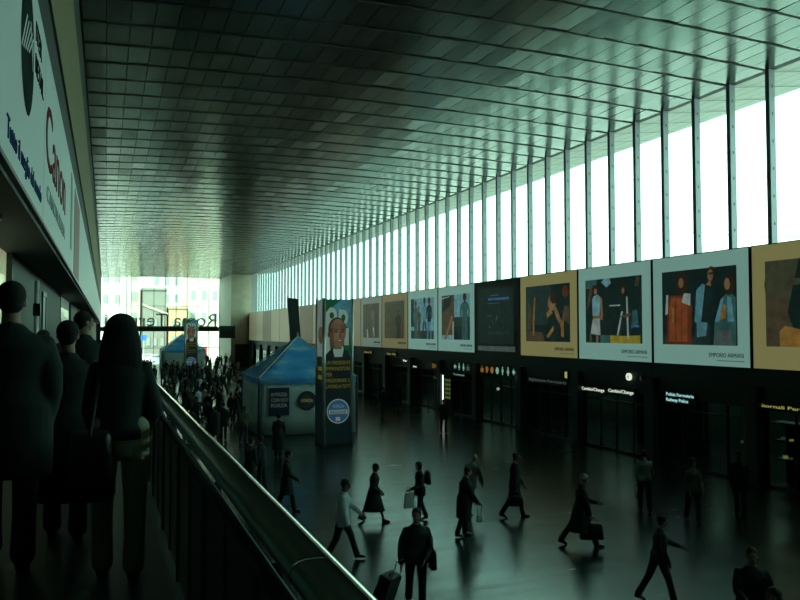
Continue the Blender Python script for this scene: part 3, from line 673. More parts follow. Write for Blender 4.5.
# ---------------------------------------------------------------- advertising pylons
mk('alu', (0.55, 0.60, 0.58), 0.35, 0.7); glow('pol_sky', (0.10, 0.36, 0.46), 0.14); glow('pol_green', (0.01, 0.16, 0.06), 0.10); glow('pol_white', (0.55, 0.66, 0.60), 0.15)
glow('pol_skin', (0.34, 0.17, 0.10), 0.14); glow('pol_skin2', (0.22, 0.10, 0.055), 0.12); glow('pol_dark', (0.010, 0.025, 0.030), 0.12); glow('pol_yellow', (0.40, 0.33, 0.03), 0.16); glow('pol_blue', (0.05, 0.20, 0.42), 0.14); glow('pol_hair', (0.05, 0.035, 0.02), 0.12)
def pylon(x0, y0, w, label):
    h = 6.62; t = thing('advertising_pylon', label, 'pylon', (x0+w/2, y0+w/2, 0))
    bm = B(); bx(bm, x0+.05, x0+w-.05, y0+.05, y0+w-.05, 0.05, h-.05); obj('core', bm, M['pol_dark'], t)
    bm = B(); bx(bm, x0-.04, x0+w+.04, y0-.04, y0+w+.04, 0, .12); obj('base', bm, M['dark_metal'], t)
    for c in ((x0, y0), (x0+w, y0), (x0+w, y0+w), (x0, y0+w)):
        r = .085 if c == (x0, y0) else .05
        bm = B(); tube(bm, [(c[0], c[1], .02), (c[0], c[1], h)], r, 14, roundends=False); obj('corner_post', bm, M['alu'], t, True)
    hh = h-.15; W = w-.12
    def V(pts): return [(u, v) for u, v in pts]
    sh = [('pol_dark', rect(0, 1, 0, .585)), ('pol_sky', rect(0, 1, .585, 1)),
          ('pol_green', [(0, .90), (.62, 1), (0, 1)]), ('pol_green', [(0, .72), (.2, .86), (.95, .80), (1, .72), (1, .62), (0, .62)]),
          # tall white outlined letters behind the head
          ('pol_white', [(.02, .62), (.20, .62), (.20, .93), (.02, .91)]), ('pol_white', oval(.25, .89, .2, .055)), ('pol_green', oval(.25, .888, .09, .022)),
          ('pol_white', [(.52, .80), (.68, .80), (.68, .925), (.52, .935)]), ('pol_white', oval(.70, .875, .19, .055)), ('pol_green', oval(.70, .872, .08, .025)),
          ('pol_white', rect(.74, .92, .68, .80)),
          # suit, collar, neck, head
          ('pol_dark', [(0, .585), (1, .585), (1, .60), (.86, .64), (.66, .665), (.36, .665), (.14, .64), (0, .61)]), ('pol_white', [(.36, .60), (.66, .60), (.72, .655), (.66, .685), (.38, .675), (.30, .645)]),
          ('pol_skin2', [(.36, .655), (.62, .655), (.66, .72), (.32, .72)]), ('pol_hair', oval(.46, .79, .345, .085, 24)), ('pol_skin', oval(.48, .775, .32, .09, 28)),
          ('pol_skin', oval(.50, .705, .23, .045, 20)), ('pol_skin2', [(.18, .68), (.34, .66), (.30, .80), (.16, .80)]), ('pol_skin2', oval(.14, .755, .05, .02)),
          ('pol_hair', oval(.41, .775, .055, .006)), ('pol_hair', oval(.67, .775, .05, .006)), ('pol_hair', rect(.34, .49, .787, .793)), ('pol_hair', rect(.60, .74, .787, .793)),
          ('pol_skin2', [(.53, .735), (.62, .735), (.60, .775), (.56, .775)]), ('pol_rim' if False else 'pol_hair', oval(.56, .710, .11, .006)), ('pol_white', oval(.56, .712, .08, .004)),
          # round emblem
          ('pol_white', oval(.5, .225, .44, .085, 32)), ('pol_blue', oval(.5, .225, .40, .077, 32)), ('pol_white', rect(.14, .86, .205, .235)), ('pol_white', rect(.40, .58, .158, .185))]
    o = art('poster', sh, 'near', (x0+.06, y0+.03, .1), W, hh, M, t, step=.002)
    for i, s in enumerate(('UN PRESIDENTE', 'IMPRENDITORE', 'PER', 'MIGLIORARE IL', 'LAVORO A TUTTI')):
        text('lettering', s, .235, (x0+.10, y0-.045, .1+hh*(.548-.041*i)), 'near', M['pol_yellow'], o, width=(w-.2)*(.24 if s == 'PER' else 1))
    for s, z, ww in (('FORZA', .1+hh*.25, .5), ('REGIONE', .1+hh*.209, .72)):
        text('lettering', s, .2, (x0+w/2, y0-.075, z), 'near', M['pol_dark' if s == 'REGIONE' else 'pol_white'], o, width=ww, align='CENTER')
    sd = [('pol_white', rect(0, 1, .6, 1)), ('pol_skin', oval(.5, .75, .4, .06)), ('pol_dark', rect(0, 1, 0, .6)), ('pol_yellow', rect(.1, .9, .50, .53)), ('pol_yellow', rect(.1, .9, .44, .47))]
    art('side_poster', sd, 'left', (x0+.03, y0+w-.06, .1), W, hh, M, t, step=.002)
    return t
pylon(9.12, 33.85, 1.32, 'tall advertising pylon with a smiling bald face above yellow lettering before the blue tent')
pylon(8.9, 96.5, 1.42, 'distant advertising pylon with a face and yellow lettering in front of the far tent')
# dark slanting banner behind the tent
t = thing('banner_flag', 'tall black banner leaning slightly behind the peak of the blue tent', 'banner', (11.0, 46.0, 0))
bm = B(); rings(bm, [[(10.75, 46.0, .05), (11.3, 46.0, .05), (11.3, 46.06, .05), (10.75, 46.06, .05)], [(10.15, 46.0, 7.15), (10.78, 46.0, 7.1), (10.78, 46.06, 7.1), (10.15, 46.06, 7.15)]]); obj('cloth', bm, M['black_trim'], t)
bm = B(); tube(bm, [(10.73, 46.03, .04), (10.13, 46.03, 7.2)], .035, 8); obj('pole', bm, M['dark_metal'], t, True)
bm = B(); bx(bm, 10.4, 11.5, 45.7, 46.4, 0, .06); obj('base', bm, M['dark_metal'], t)

# ---------------------------------------------------------------- outside
def building(name, label, x0, x1, y0, z1, col, wins, dpt=12, rough=.85):
    t = thing(name, label, 'building', ((x0+x1)/2, y0+dpt/2, -.31))
    m = mat('facade', col, rough, noise=.06, nscale=.4)
    bm = B(); bx(bm, x0, x1, y0, y0+dpt, -.31, z1); obj('wall', bm, m, t)
    bm = B(); bx(bm, x0-.15, x1+.15, y0-.3, y0+dpt, z1, z1+.4); obj('cornice', bm, m, t)
    for (xc, zc_, ww, hh_) in wins:
        bm = B(); bx(bm, xc-ww/2-.12, xc+ww/2+.12, y0-.12, y0+.02, zc_-hh_/2-.12, zc_+hh_/2+.12); f = obj('window', bm, m, t)
        bm = B(); bx(bm, xc-ww/2, xc+ww/2, y0-.15, y0-.11, zc_-hh_/2, zc_+hh_/2); obj('pane', bm, M['pane_out'], f)
    return t
mk('pane_out', (0.26, 0.29, 0.26), 0.25)
building('apartment_building', 'dazzling white building at the left of the end window', -16, 3.4, 165, 22, (.75, .75, .70), [(-2.4+2.2*i, 3.2+4.2*j, 1.0, 1.8) for i in range(3) for j in range(4)])
building('apartment_building', 'narrow pale cream building beside the big grey stone block', 3.8, 6.15, 160, 24, (.50, .50, .34), [(5.0, 4+4*j, .9, 1.7) for j in range(4)])
b_ = building('stone_building', 'big grey brown stone block in the middle of the end window view', 6.5, 11.0, 158, 13.2, (.20, .20, .165), [(7.6+1.3*i, 3.2+3.6*j, .6, 1.4) for i in range(3) for j in range(2)])
bm = B(); rings(bm, [[(6.4, 157.7, 10.2), (11.2, 157.7, 8.4), (11.2, 158, 8.4), (6.4, 158, 10.2)], [(6.4, 157.7, 10.6), (11.2, 157.7, 8.8), (11.2, 158, 8.8), (6.4, 158, 10.6)]]); obj('string_course', bm, M['travertine'], b_)
building('shop_building', 'low peach coloured building right of the grey stone block', 11.35, 14.6, 156, 9.6, (.44, .31, .18), [(12.2+1.5*i, 3.5+3*j, .8, 1.5) for i in range(2) for j in range(2)])
building('apartment_building', 'tall white building behind the peach coloured one', 9.0, 16.2, 190, 27, (.72, .74, .70), [(11+2.2*i, 9+4*j, 1.0, 1.8) for i in range(3) for j in range(4)])
building('apartment_building', 'pale yellow building with upright windows at the right of the end window', 15.0, 25, 158, 24, (.62, .60, .44), [(16.0+2.1*i, 8.0+4.3*j, .9, 1.9) for i in range(4) for j in range(3)] + [(17.4, 1.6, 1.6, 2.6)])
mk('red_sign', (.42, .05, .05), .5); mk('blue_sign', (.04, .16, .5), .5)
t = thing('street_kiosk', 'small red kiosk below the pale yellow building outside', 'kiosk', (17.0, 150, -.31))
bm = B(); bx(bm, 16.2, 17.8, 150, 151.4, -.31, 2.4); obj('body', bm, M['red_sign'], t)
bm = B(); bx(bm, 16.0, 18.0, 149.8, 151.6, 2.4, 2.6); obj('roof', bm, M['tent_edge'], t)
bm = B(); bx(bm, 16.5, 17.5, 149.95, 150.0, .8, 1.8); obj('hatch', bm, M['black_trim'], t)
t = thing('parking_sign', 'small blue square street sign on a post outside the end window', 'sign', (6.3, 146, -.31))
bm = B(); tube(bm, [(6.3, 146, -.31), (6.3, 146, 4.6)], .05, 8); obj('post', bm, M['alu'], t)
bm = B(); bx(bm, 5.8, 6.8, 145.9, 145.95, 3.6, 4.6); obj('plate', bm, M['blue_sign'], t)
mk('car_white', (.78, .80, .78), .3); mk('car_grey', (.30, .33, .33), .3); mk('tyre', (.02, .02, .02), .8)
def car(x, y, rz, m, label):
    t = thing('car', label, 'car', (0, 0, 0))
    bm = B()
    prof = [(-2.05, .35), (2.05, .35), (2.1, .75), (1.2, .92), (.55, 1.42), (-1.0, 1.45), (-1.75, .98), (-2.1, .85)]
    rings(bm, [[(s*.82, a, b) for a, b in prof] for s in (-1, 1)]); obj('body', bm, m, t, bevel=.06)
    bm = B(); pr2 = [(.98, .98), (.5, 1.36), (-.95, 1.38), (-1.5, 1.0)]
    rings(bm, [[(s*.835, a, b) for a, b in pr2] for s in (-1, 1)]); obj('side_window', bm, M['pane_out'], t)
    for a in (-1.3, 1.3):
        for s in (-1, 1):
            bm = B(); tube(bm, [(s*.62, a, .32), (s*.84, a, .32)], .32, 14, roundends=False); obj('wheel', bm, M['tyre'], t)
    t.matrix_basis = Matrix.Translation((x, y, -.31)) @ Matrix.Rotation(rz, 4, 'Z'); return t
car(6.9, 147.5, R(85), M['car_white'], 'white car parked outside the end window, left one of the two')
car(8.2, 143.0, R(80), M['car_white'], 'white car parked outside the end window, right one of the two')
car(11.5, 149, R(95), M['car_grey'], 'grey car parked outside below the peach building')
# pale buildings seen through the long glazed band
t = building('arched_hall', 'faint pale hall with a curved gable seen through the glazed band', 60, 75, 134, 11, (.70, .68, .45), [], dpt=24)
bm = B()
rings(bm, [[(x, 146+11*math.cos(PI*i/14), 11+4.3*math.sin(PI*i/14)) for i in range(15)] for x in (60, 75)]); obj('curved_gable', bm, mat('gable', (.62, .60, .36), .8), t)
bm = B()
for i in range(4): bx(bm, 59.9, 60.0, 139+4*i, 140.4+4*i, 11.5, 13.6)
obj('gable_window', bm, M['pane_out'], t)
t = thing('arcaded_building', 'bleached building with arched windows seen through the glazed band above the posters', 'building', (66, 75, -.31))
mw = mat('bleached', (.86, .86, .84), .9)
bm = B(); bx(bm, 60.5, 70, 40, 95, -.31, 24); obj('wall', bm, mw, t)
mk('arch_dim', (.48, .55, .50), .7)
for i in range(7):
    yc = 80.5-4.35*i; zt = 16.7-.75*i; bm = B()
    pts = [(yc-1.25, zt-4), (yc+1.25, zt-4)]+[(yc+1.25*math.cos(PI*j/12), zt-1.3+1.25*math.sin(PI*j/12)) for j in range(13)]
    rings(bm, [[(x, a, b) for a, b in pts] for x in (60.42, 60.5)]); obj('arched_window', bm, M['arch_dim'], t)
bm = B(); tube(bm, [(35, 75, 16.9), (35, 58.57, 14.63), (35, 46, 12.45), (35, 33.96, 10.51), (35, 20, 8.6)], .03, 6); mk('wire', (.25, .27, .27), .6)
t = thing('overhead_wire', 'thin overhead wire crossing the bright sky outside the glazed band', 'wire', (35, 20, -.31))
obj('cable', bm, M['wire'], t)
for y, z in ((75, 17), (20, 8.7)):
    bm = B(); tube(bm, [(35, y, -.31), (35, y, z)], .1, 8); obj('mast', bm, M['wire'], t)
# ---------------------------------------------------------------- people
def remesh(bm, voxel, it=3):
    bmesh.ops.recalc_face_normals(bm, faces=bm.faces)
    me = bpy.data.meshes.new('t'); bm.to_mesh(me); bm.free()
    o = bpy.data.objects.new('tmp', me); COL.objects.link(o)
    r = o.modifiers.new('r', 'REMESH'); r.mode = 'VOXEL'; r.voxel_size = voxel; r.use_smooth_shade = True
    if it:
        s = o.modifiers.new('s', 'SMOOTH'); s.factor = 0.5; s.iterations = it
    out = bpy.data.meshes.new_from_object(o.evaluated_get(bpy.context.evaluated_depsgraph_get()))
    bpy.data.objects.remove(o); bpy.data.meshes.remove(me)
    for p in out.polygons: p.use_smooth = True
    return out
mk('skin', (0.30, 0.17, 0.11), 0.55); mk('skin_dark', (0.16, 0.085, 0.055), 0.55); mk('eye', (0.02, 0.02, 0.02), 0.3); mk('lip', (0.24, 0.09, 0.08), 0.5)
mk('hair_black', (0.006, 0.010, 0.009), 0.85, noise=.3, nscale=40); mk('hair_brown', (0.025, 0.020, 0.014), 0.8, noise=.3, nscale=40); mk('hair_grey', (0.22, 0.22, 0.20), 0.6, noise=.2, nscale=40)
def cloth(k, c): return mk(k, c, 0.85, noise=.18, nscale=9, bump=.15)
cloth('c_black', (0.007, 0.020, 0.016)); cloth('c_char', (0.014, 0.030, 0.025)); cloth('c_navy', (0.010, 0.022, 0.028)); cloth('c_brown', (0.05, 0.045, 0.032)); cloth('c_taupe', (0.10, 0.10, 0.08))
cloth('c_white', (0.50, 0.58, 0.62)); cloth('c_shirt', (0.17, 0.20, 0.18)); cloth('c_beige', (0.36, 0.33, 0.24)); cloth('c_olive', (0.36, 0.36, 0.24)); cloth('c_denim', (0.03, 0.045, 0.06)); cloth('c_green', (0.05, 0.075, 0.05)); cloth('c_red', (0.16, 0.03, 0.03))
mk('leather', (0.010, 0.013, 0.012), 0.4); mk('shoe_black', (0.010, 0.012, 0.011), 0.35); mk('bag_grey', (0.05, 0.06, 0.055), 0.6); mk('paper', (0.75, 0.78, 0.74), 0.7); mk('plastic_bag', (0.55, 0.62, 0.60), 0.4); mk('case_black', (0.012, 0.014, 0.014), 0.45)

def person(label, loc, rz, H=1.74, female=False, legL=(22, 8), legR=(-18, 12), armL=(-20, 25), armR=(20, 30), lean=3, turn=0, nod=0, build=1.0,
           top='c_black', hem=.10, flare=0.0, low='c_char', skirt=False, hair='short', hairm='hair_black', skin='skin', vox=.012, group=None, headscale=1.0, abL=8, abR=8, innL=10, innR=10, inner=None, bulk=1.10):
    """a figure built facing +Y at the origin; joints are laid out first, every tube tapers from joint to joint. Returns root and joint dictionary."""
    s = H/1.75; J = {}
    hipw = .095 if not female else .10
    # legs
    def leg(side, a, k):
        a = R(a); k = R(k)
        hip = Vector((side*hipw, 0, 0)); kn = hip+Vector((side*.005, math.sin(a)*.43, -math.cos(a)*.43))
        an = kn+Vector((-side*.005, math.sin(a-k)*.42, -math.cos(a-k)*.42)); return hip, kn, an, a-k
    LL, RL = leg(-1, *legL), leg(1, *legR)
    def pitch(sh): return min(0.0, sh+R(8))*.95          # trailing foot rolls onto its toes
    low_pt = 0
    for lg in (LL, RL):
        p = pitch(lg[3]); low_pt = min(low_pt, lg[2].z-(.085 if p == 0 else .085*math.cos(p)+.10*math.sin(-p)))
    pel = Vector((0, 0, -low_pt))
    ln = R(lean)
    def up(x, y, z):
        if z <= 0: return pel+Vector((x, y, z))
        return pel+Vector((x, y*math.cos(ln)+z*math.sin(ln), z*math.cos(ln)-y*math.sin(ln)))
    shw = (.185 if not female else .160)*build
    wide = (1.0 if not female else .92)*build
    # arms
    def arm(side, a, el, ab, inn):
        a = R(a); el = R(el); ab = R(ab); inn = R(inn)
        sh = up(side*shw*.94, 0, .450-.10*max(0, build*bulk-1.1))
        d = Vector((side*math.sin(ab), math.sin(a+ln)*math.cos(ab), -math.cos(a+ln)*math.cos(ab)))
        elb = sh+d*.30
        b = a+ln+el
        d2 = Vector((-side*math.sin(inn), math.sin(b)*math.cos(inn), -math.cos(b)*math.cos(inn)))
        return sh, elb, elb+d2*.255, d2
    AL, AR = arm(-1, *armL, abL, innL), arm(1, *armR, abR, innR)
    hc = up(0, .025, .70); HR = Matrix.Rotation(-R(turn), 3, 'Z') @ Matrix.Rotation(-R(nod)-ln*.3, 3, 'X')
    def hp(x, y, z): return hc+(HR @ Vector((x, y, z)))*headscale
    def finish(me): me.transform(Matrix.Diagonal((s, s, s, 1))); return me
    # --- skin body
    bm = B()
    tr = [(-.10, .135, .10), (-.02, .165, .112), (.08, .150, .105), (.18, .130, .092), (.28, .145, .102), (.38, .160, .108), (.455, .150, .095), (.505, .085, .075), (.55, .058, .06)]
    rings(bm, [[up(math.cos(2*PI*i/18)*rx*wide, math.sin(2*PI*i/18)*ry*(.9+.1*build), z) for i in range(18)] for z, rx, ry in tr])
    tube(bm, [up(0, 0, .50), up(0, .012, .60), hp(0, -.01, -.04)], [.062, .055, .055], 12)
    ell(bm, hp(0, -.008, .018), (.077, .096, .098), HR); ell(bm, hp(0, .018, -.045), (.060, .070, .066), HR); ell(bm, hp(0, .045, -.088), (.035, .032, .026), HR)
    tube(bm, [hp(0, .086, .015), hp(0, .104, -.026)], [.010, .016], 8); ell(bm, hp(0, .078, -.062), (.026, .016, .011), HR)
    ell(bm, hp(0, .078, .030), (.060, .016, .012), HR)
    for sd in (-1, 1): ell(bm, hp(sd*.078, -.008, -.008), (.012, .022, .032), HR); ell(bm, hp(sd*.032, .082, .008), (.014, .010, .010), HR)
    for (sh, elb, wr, d), sd in ((AL, -1), (AR, 1)):
        tube(bm, [sh, (sh+elb)/2, elb, elb.lerp(wr, .35), wr], [.052, .046, .038, .039, .027], 10)
        n = Vector((-sd, 0, 0)); n = (n-d*n.dot(d)).normalized(); t = d.cross(n)*(-sd if False else 1)
        if t.y < 0: t = -t
        pc = wr+d*.055
        rot = Matrix((t, n, d)).transposed()
        ell(bm, pc, (.040, .017, .055), rot)
        for q in range(4):
            b0 = wr+d*.092+t*(.030-.020*q); ln_ = (.070, .078, .074, .058)[q]
            p1 = b0+d*ln_*.5+n*.010; p2 = p1+(d*.75+n*.65).normalized()*ln_*.5
            tube(bm, [b0-d*.02, b0, p1, p2], [.010, .0098, .0088, .0075], 7)
        b0 = wr+d*.025+t*.030; p1 = b0+(d*.6+t*.75).normalized()*.038; tube(bm, [wr+d*.02+t*.01, b0, p1, p1+(d*.9+n*.4).normalized()*.030], [.013, .0125, .011, .009], 7)
    for hip, kn, an, sa in (LL, RL):
        tube(bm, [pel+hip, pel+hip.lerp(kn, .5), pel+kn, pel+kn.lerp(an, .3), pel+an], [.085, .072, .052, .054, .036], 12)
        tube(bm, [pel+an, pel+an+Vector((0, math.cos(pitch(sa))*.12, math.sin(pitch(sa))*.12-.045))], [.035, .028], 8)
    me = finish(remesh(bm, vox, 2)); me.name = 'person'
    for m in ('eye', 'lip'): pass
    root = link('person', me, [M[skin], M['eye'], M['lip']])
    ec = [hp(sd*.032, .090, .008)*s for sd in (-1, 1)]; lc = hp(0, .094, -.064)*s
    for p in me.polygons:
        c = p.center
        if min((c-e).length for e in ec) < .012*s: p.material_index = 1
        elif abs((c-lc).z) < .008*s and (c-lc).length < .028*s: p.material_index = 2
    tag(root, label, 'person', group)
    cv = max(vox, .013)
    # --- lower garment
    if low and not skirt:
        bm = B()
        for hip, kn, an, sa in (LL, RL):
            e = an-(an-kn).normalized()*.01
            tube(bm, [pel+hip+Vector((0, 0, .05)), pel+hip.lerp(kn, .5), pel+kn, pel+kn.lerp(e, .5), pel+e], [.108*wide, .092, .074, .068, .072], 12)
        rings(bm, [[pel+Vector((math.cos(2*PI*i/16)*rx*wide, math.sin(2*PI*i/16)*ry, z)) for i in range(16)] for z, rx, ry in ((-.12, .16, .125), (0, .185, .13), (.10, .168, .118))])
        setparent(link('trousers', finish(remesh(bm, cv, 3)), M[low]), root)
    # --- upper garment
    bm = B(); hz = -hem
    sp = max(abs(LL[1].y), abs(RL[1].y)); cy_ = (LL[1].y+RL[1].y)/2*min(1, max(0, hem-.1)/.4)
    tr = [(.13, .158, .112), (.20, .150, .108), (.30, .170, .120), (.40, .188, .126), (.465, .178, .112), (.505, .105, .09), (.545, .072, .072)]
    if female: tr[0] = (.13, .150, .108)
    lo = []
    nst = max(2, int((hem+.13)/.09))
    for i in range(nst):
        f = i/(nst-1); z = hz+(.05-hz)*f
        g = 1-f
        lo.append((z, .19+.012*(1 if female else 0)+flare*g, .135+flare*.8*g+max(0, sp-.06)*.75*g*min(1, max(0, hem-.1)/.35), cy_*g))
    ringsL = []
    tr = [(z, rx*(bulk if z < .45 else 1), ry*(bulk if z < .45 else 1)) for z, rx, ry in tr]
    lo = [(z, rx*(1+(bulk-1)*(1 if hem > .02 else .2)), ry*(1+(bulk-1)*(1 if hem > .02 else .2)), oy) for z, rx, ry, oy in lo]
    for z, rx, ry, oy in lo:
        ringsL.append([up(math.cos(2*PI*i/24)*rx*wide*(1+.025*math.sin(5*2*PI*i/24)*min(1, hem)), math.sin(2*PI*i/24)*ry+oy, z) for i in range(24)])
    for z, rx, ry in tr:
        ringsL.append([up(math.cos(2*PI*i/24)*rx*wide, math.sin(2*PI*i/24)*ry*(.9+.1*build), z) for i in range(24)])
    rings(bm, ringsL)
    for sh, elb, wr, d in (AL, AR):
        tube(bm, [sh, (sh+elb)/2, elb, elb.lerp(wr, .5), wr-d*.005], [.058*build, .066*build*bulk, .058*bulk, .053*bulk, .047], 12)
    # collar
    tube(bm, [up(-.06, -.02, .535), up(-.065, .03, .525), up(-.03, .075, .49)], .022, 8); tube(bm, [up(.06, -.02, .535), up(.065, .03, .525), up(.03, .075, .49)], .022, 8); tube(bm, [up(-.06, -.02, .535), up(0, -.062, .55), up(.06, -.02, .535)], .022, 8)
    setparent(link('coat' if hem > .25 else 'jacket', finish(remesh(bm, cv, 3)), M[top]), root)
    if inner:
        bm = B()
        ell(bm, up(0, .095*(.9+.1*build), .34), (.05, .035, .16), Matrix.Rotation(-ln, 3, 'X')); setparent(link('shirt_front', finish(remesh(bm, cv, 1)), M[inner]), root)
    # --- hair
    if hair != 'bald':
        bm = B()
        ell(bm, hp(0, -.020, .034), (.088, .100, .096) if hair not in ('long', 'bob') else (.104, .108, .100), HR)
        if hair == 'short':
            ell(bm, hp(0, -.045, -.02), (.072, .058, .065), HR)
        elif hair == 'bob':
            ell(bm, hp(0, -.035, -.03), (.098, .080, .105), HR)
        elif hair == 'long':
            rr = [(.07, .098, .092, -.03), (-.03, .122, .088, -.035), (-.12, .138, .080, -.050), (-.22, .142, .060, -.080), (-.33, .128, .046, -.100), (-.42, .080, .026, -.108)]
            rings(bm, [[hp(math.cos(2*PI*i/16)*rx, y+math.sin(2*PI*i/16)*ry, z) for i in range(16)] for z, rx, ry, y in reversed(rr)])
        elif hair == 'bun':
            ell(bm, hp(0, -.125, .03), (.045, .045, .045), HR); ell(bm, hp(0, -.045, -.01), (.072, .058, .07), HR)
        elif hair == 'cap':
            ell(bm, hp(0, .085, .055), (.065, .06, .012), HR)
        elif hair == 'fringe':
            bm.clear(); 
            for a in range(-5, 6):
                an = a*.28; ell(bm, hp(math.sin(an)*.074, -.012-math.cos(an)*.082, -.005), (.022, .022, .042), HR)
        setparent(link('cap' if hair == 'cap' else 'hair', finish(remesh(bm, min(vox, .011), 2)), M[hairm]), root)
    # --- shoes
    for hip, kn, an, sa in (LL, RL):
        p = pitch(sa); bm = B(); rx = Matrix.Rotation(p, 3, 'X')
        o = pel+an
        def fp(x, y, z): return o+rx @ Vector((x, y, z))
        pts = [(-.055, .040, .042), (0, .043, .042), (.06, .046, .040), (.12, .048, .034), (.17, .040, .028), (.195, .022, .018)]
        rings(bm, [[fp(math.cos(2*PI*i/12)*w_, y, -.085+h_+math.sin(2*PI*i/12)*h_) for i in range(12)] for y, w_, h_ in pts])
        tube(bm, [fp(0, -.01, -.05), fp(0, -.012, .02)], [.046, .042], 10)
        setparent(link('shoe', finish(remesh(bm, cv, 2)), M['shoe_black']), root)
    mw = Matrix.Translation(loc) @ Matrix.Rotation(R(rz), 4, 'Z')
    root.matrix_basis = mw
    def wp(v): return mw @ (v*s)
    J.update(handL=wp(AL[2]+AL[3]*.10), handR=wp(AR[2]+AR[3]*.10), shL=wp(AL[0]), shR=wp(AR[0]), hip=wp(pel), fwd=mw.to_3x3() @ Vector((0, 1, 0)), right=mw.to_3x3() @ Vector((1, 0, 0)), mw=mw)
    return root, J

def bag(name, label, cat, top, w, h, d, m, fwd, handle=.14, soft=.03, strap_to=None):
    """a bag hanging below the point top; its length runs along fwd"""
    f = Vector(fwd).normalized(); rt = f.cross(Vector((0, 0, 1))).normalized()
    rot = Matrix((f, rt, Vector((0, 0, 1)))).transposed()
    c = Vector(top)-Vector((0, 0, handle+h/2))
    bm = B(); vs = box(bm, c, (w, d, h), rot)
    for v in bm.verts:
        if v.co.z > c.z: v.co = c+Vector((0, 0, v.co.z-c.z))+(v.co-c-Vector((0, 0, v.co.z-c.z)))*.82
    o = obj(name, bm, m, None, True, bevel=soft)
    bm = B()
    if strap_to is not None:
        a = Vector(strap_to); tube(bm, [c+f*w*.4+Vector((0, 0, h*.45)), a+f*.03, a-f*.03, c-f*w*.4+Vector((0, 0, h*.45))], .012, 6)
    else:
        tube(bm, [c+f*w*.3+Vector((0, 0, h*.45)), Vector(top)+f*.05, Vector(top)-f*.05, c-f*w*.3+Vector((0, 0, h*.45))], .012, 6)
    obj('strap' if strap_to is not None else 'handle', bm, m, o, True)
    return tag(o, label, cat)

# people on the raised walkway, seen from behind
person('tall dark haired person in a black coat at the left edge of the walkway', (-.60, 5.83, MEZ), 4, 1.90, legL=(12, 6), legR=(-10, 10), armL=(8, 12), armR=(-8, 14), top='c_black', hem=.38, low='c_black', build=1.12, vox=.010, bulk=1.2)
_, j = person('long haired person in dark jacket and olive beige trousers walking beside the handrail', (.09, 5.30, MEZ), -3, 1.66, True, legL=(6, 3), legR=(-3, 3), armL=(10, 20), armR=(0, 48), top='c_black', hem=.01, low='c_olive', hair='long', vox=.009, abR=14, innR=18, build=.98, bulk=1.04)
bag('shoulder_bag', 'large dark bag at the left hip of the long haired person', 'bag', (j['shL'].x-.03, j['shL'].y-.13, 4.66), .17, .44, .30, M['leather'], j['fwd'], .16, .05, strap_to=j['shL']+Vector((.03, 0, .05)))
_, j = person('person in a long black coat with a white sheet, ahead of the tall one', (-.27, 6.45, MEZ), 2, 1.64, legL=(10, 6), legR=(-10, 8), armL=(8, 30), armR=(5, 30), top='c_black', hem=.62, flare=.03, low='c_black', vox=.011, turn=10)
bm = B(); h_ = j['handL']; rings(bm, [[(h_.x-.09, h_.y+.05, h_.z-.06), (h_.x+.03, h_.y+.03, h_.z-.08), (h_.x+.03, h_.y+.034, h_.z-.08), (h_.x-.09, h_.y+.054, h_.z-.06)], [(h_.x-.08, h_.y+.06, h_.z+.13), (h_.x+.04, h_.y+.04, h_.z+.11), (h_.x+.04, h_.y+.044, h_.z+.11), (h_.x-.08, h_.y+.064, h_.z+.13)]])
tag(obj('paper_sheet', bm, M['paper']), 'white sheet held low by the person in the long black coat on the walkway', 'paper')
person('short haired person further along the walkway with head turned to the right, showing a cheek', (-.235, 9.6, MEZ), 0, 1.80, legL=(14, 6), legR=(-12, 10), top='c_char', low='c_black', turn=62, vox=.012)
person('small head of a person by the shop wall beyond the white post', (-.78, 11.3, MEZ), -20, 1.58, legL=(10, 6), legR=(-10, 8), top='c_navy', hem=.3, low='c_black', turn=50, hair='short', vox=.013)
person('person in dark clothes deeper along the walkway, mostly hidden behind the nearer walkers', (-.55, 14.0, MEZ), 0, 1.72, top='c_black', low='c_black', vox=.016)

# people on the hall floor, nearest first
RW, LW = -110.6, 69.4          # walking to the right / left as the photo shows it
_, j = person('person in dark jacket pulling a black trolley case, front view near the middle bottom', (5.42, 13.55, 0), 166, 1.86, legL=(10, 6), legR=(-14, 10), armL=(6, 40), armR=(-6, 16), top='c_char', hem=.12, low='c_black', hair='short', hairm='hair_brown', turn=18, build=1.06, inner='c_brown', abR=14, innR=-4, innL=24, bulk=1.22)
JD = j
bag('shoulder_bag', 'dark shoulder bag hanging at the side of the person pulling the trolley case', 'bag', j['shL']+j['right']*-.10+j['fwd']*.04+Vector((0, 0, -.22)), .34, .36, .14, M['leather'], j['fwd'], .12, .04, strap_to=j['shL']+Vector((0, 0, .06)))
hx = j['handR']
# trolley case tilted towards the hand
t = thing('trolley_case', 'black upright trolley case with a thin extended handle on the floor beside its owner', 'suitcase', (0, 0, 0))
bm = B(); bx(bm, -.21, .21, -.13, .13, .09, .64); obj('body', bm, M['case_black'], t, bevel=.035)
bm = B(); bx(bm, -.17, .17, -.16, -.125, .14, .34); obj('front_pocket', bm, M['case_black'], t, bevel=.02)
bm = B(); tube(bm, [(-.13, .10, .62), (-.13, .10, 1.0), (.13, .10, 1.0), (.13, .10, .62)], .011, 8); obj('pull_handle', bm, M['alu'], t, True)
bm = B(); tube(bm, [(-.06, 0, .64), (-.05, 0, .68), (.05, 0, .68), (.06, 0, .64)], .013, 8); obj('carry_handle', bm, M['leather'], t, True)
for sx in (-.17, .17):
    bm = B(); tube(bm, [(sx-.02, .09, .055), (sx+.02, .09, .055)], .055, 12, roundends=False); obj('wheel', bm, M['leather'], t, True)
    bm = B(); bx(bm, sx-.02, sx+.02, -.11, -.07, .0, .09); obj('foot', bm, M['leather'], t)
tilt = R(20)
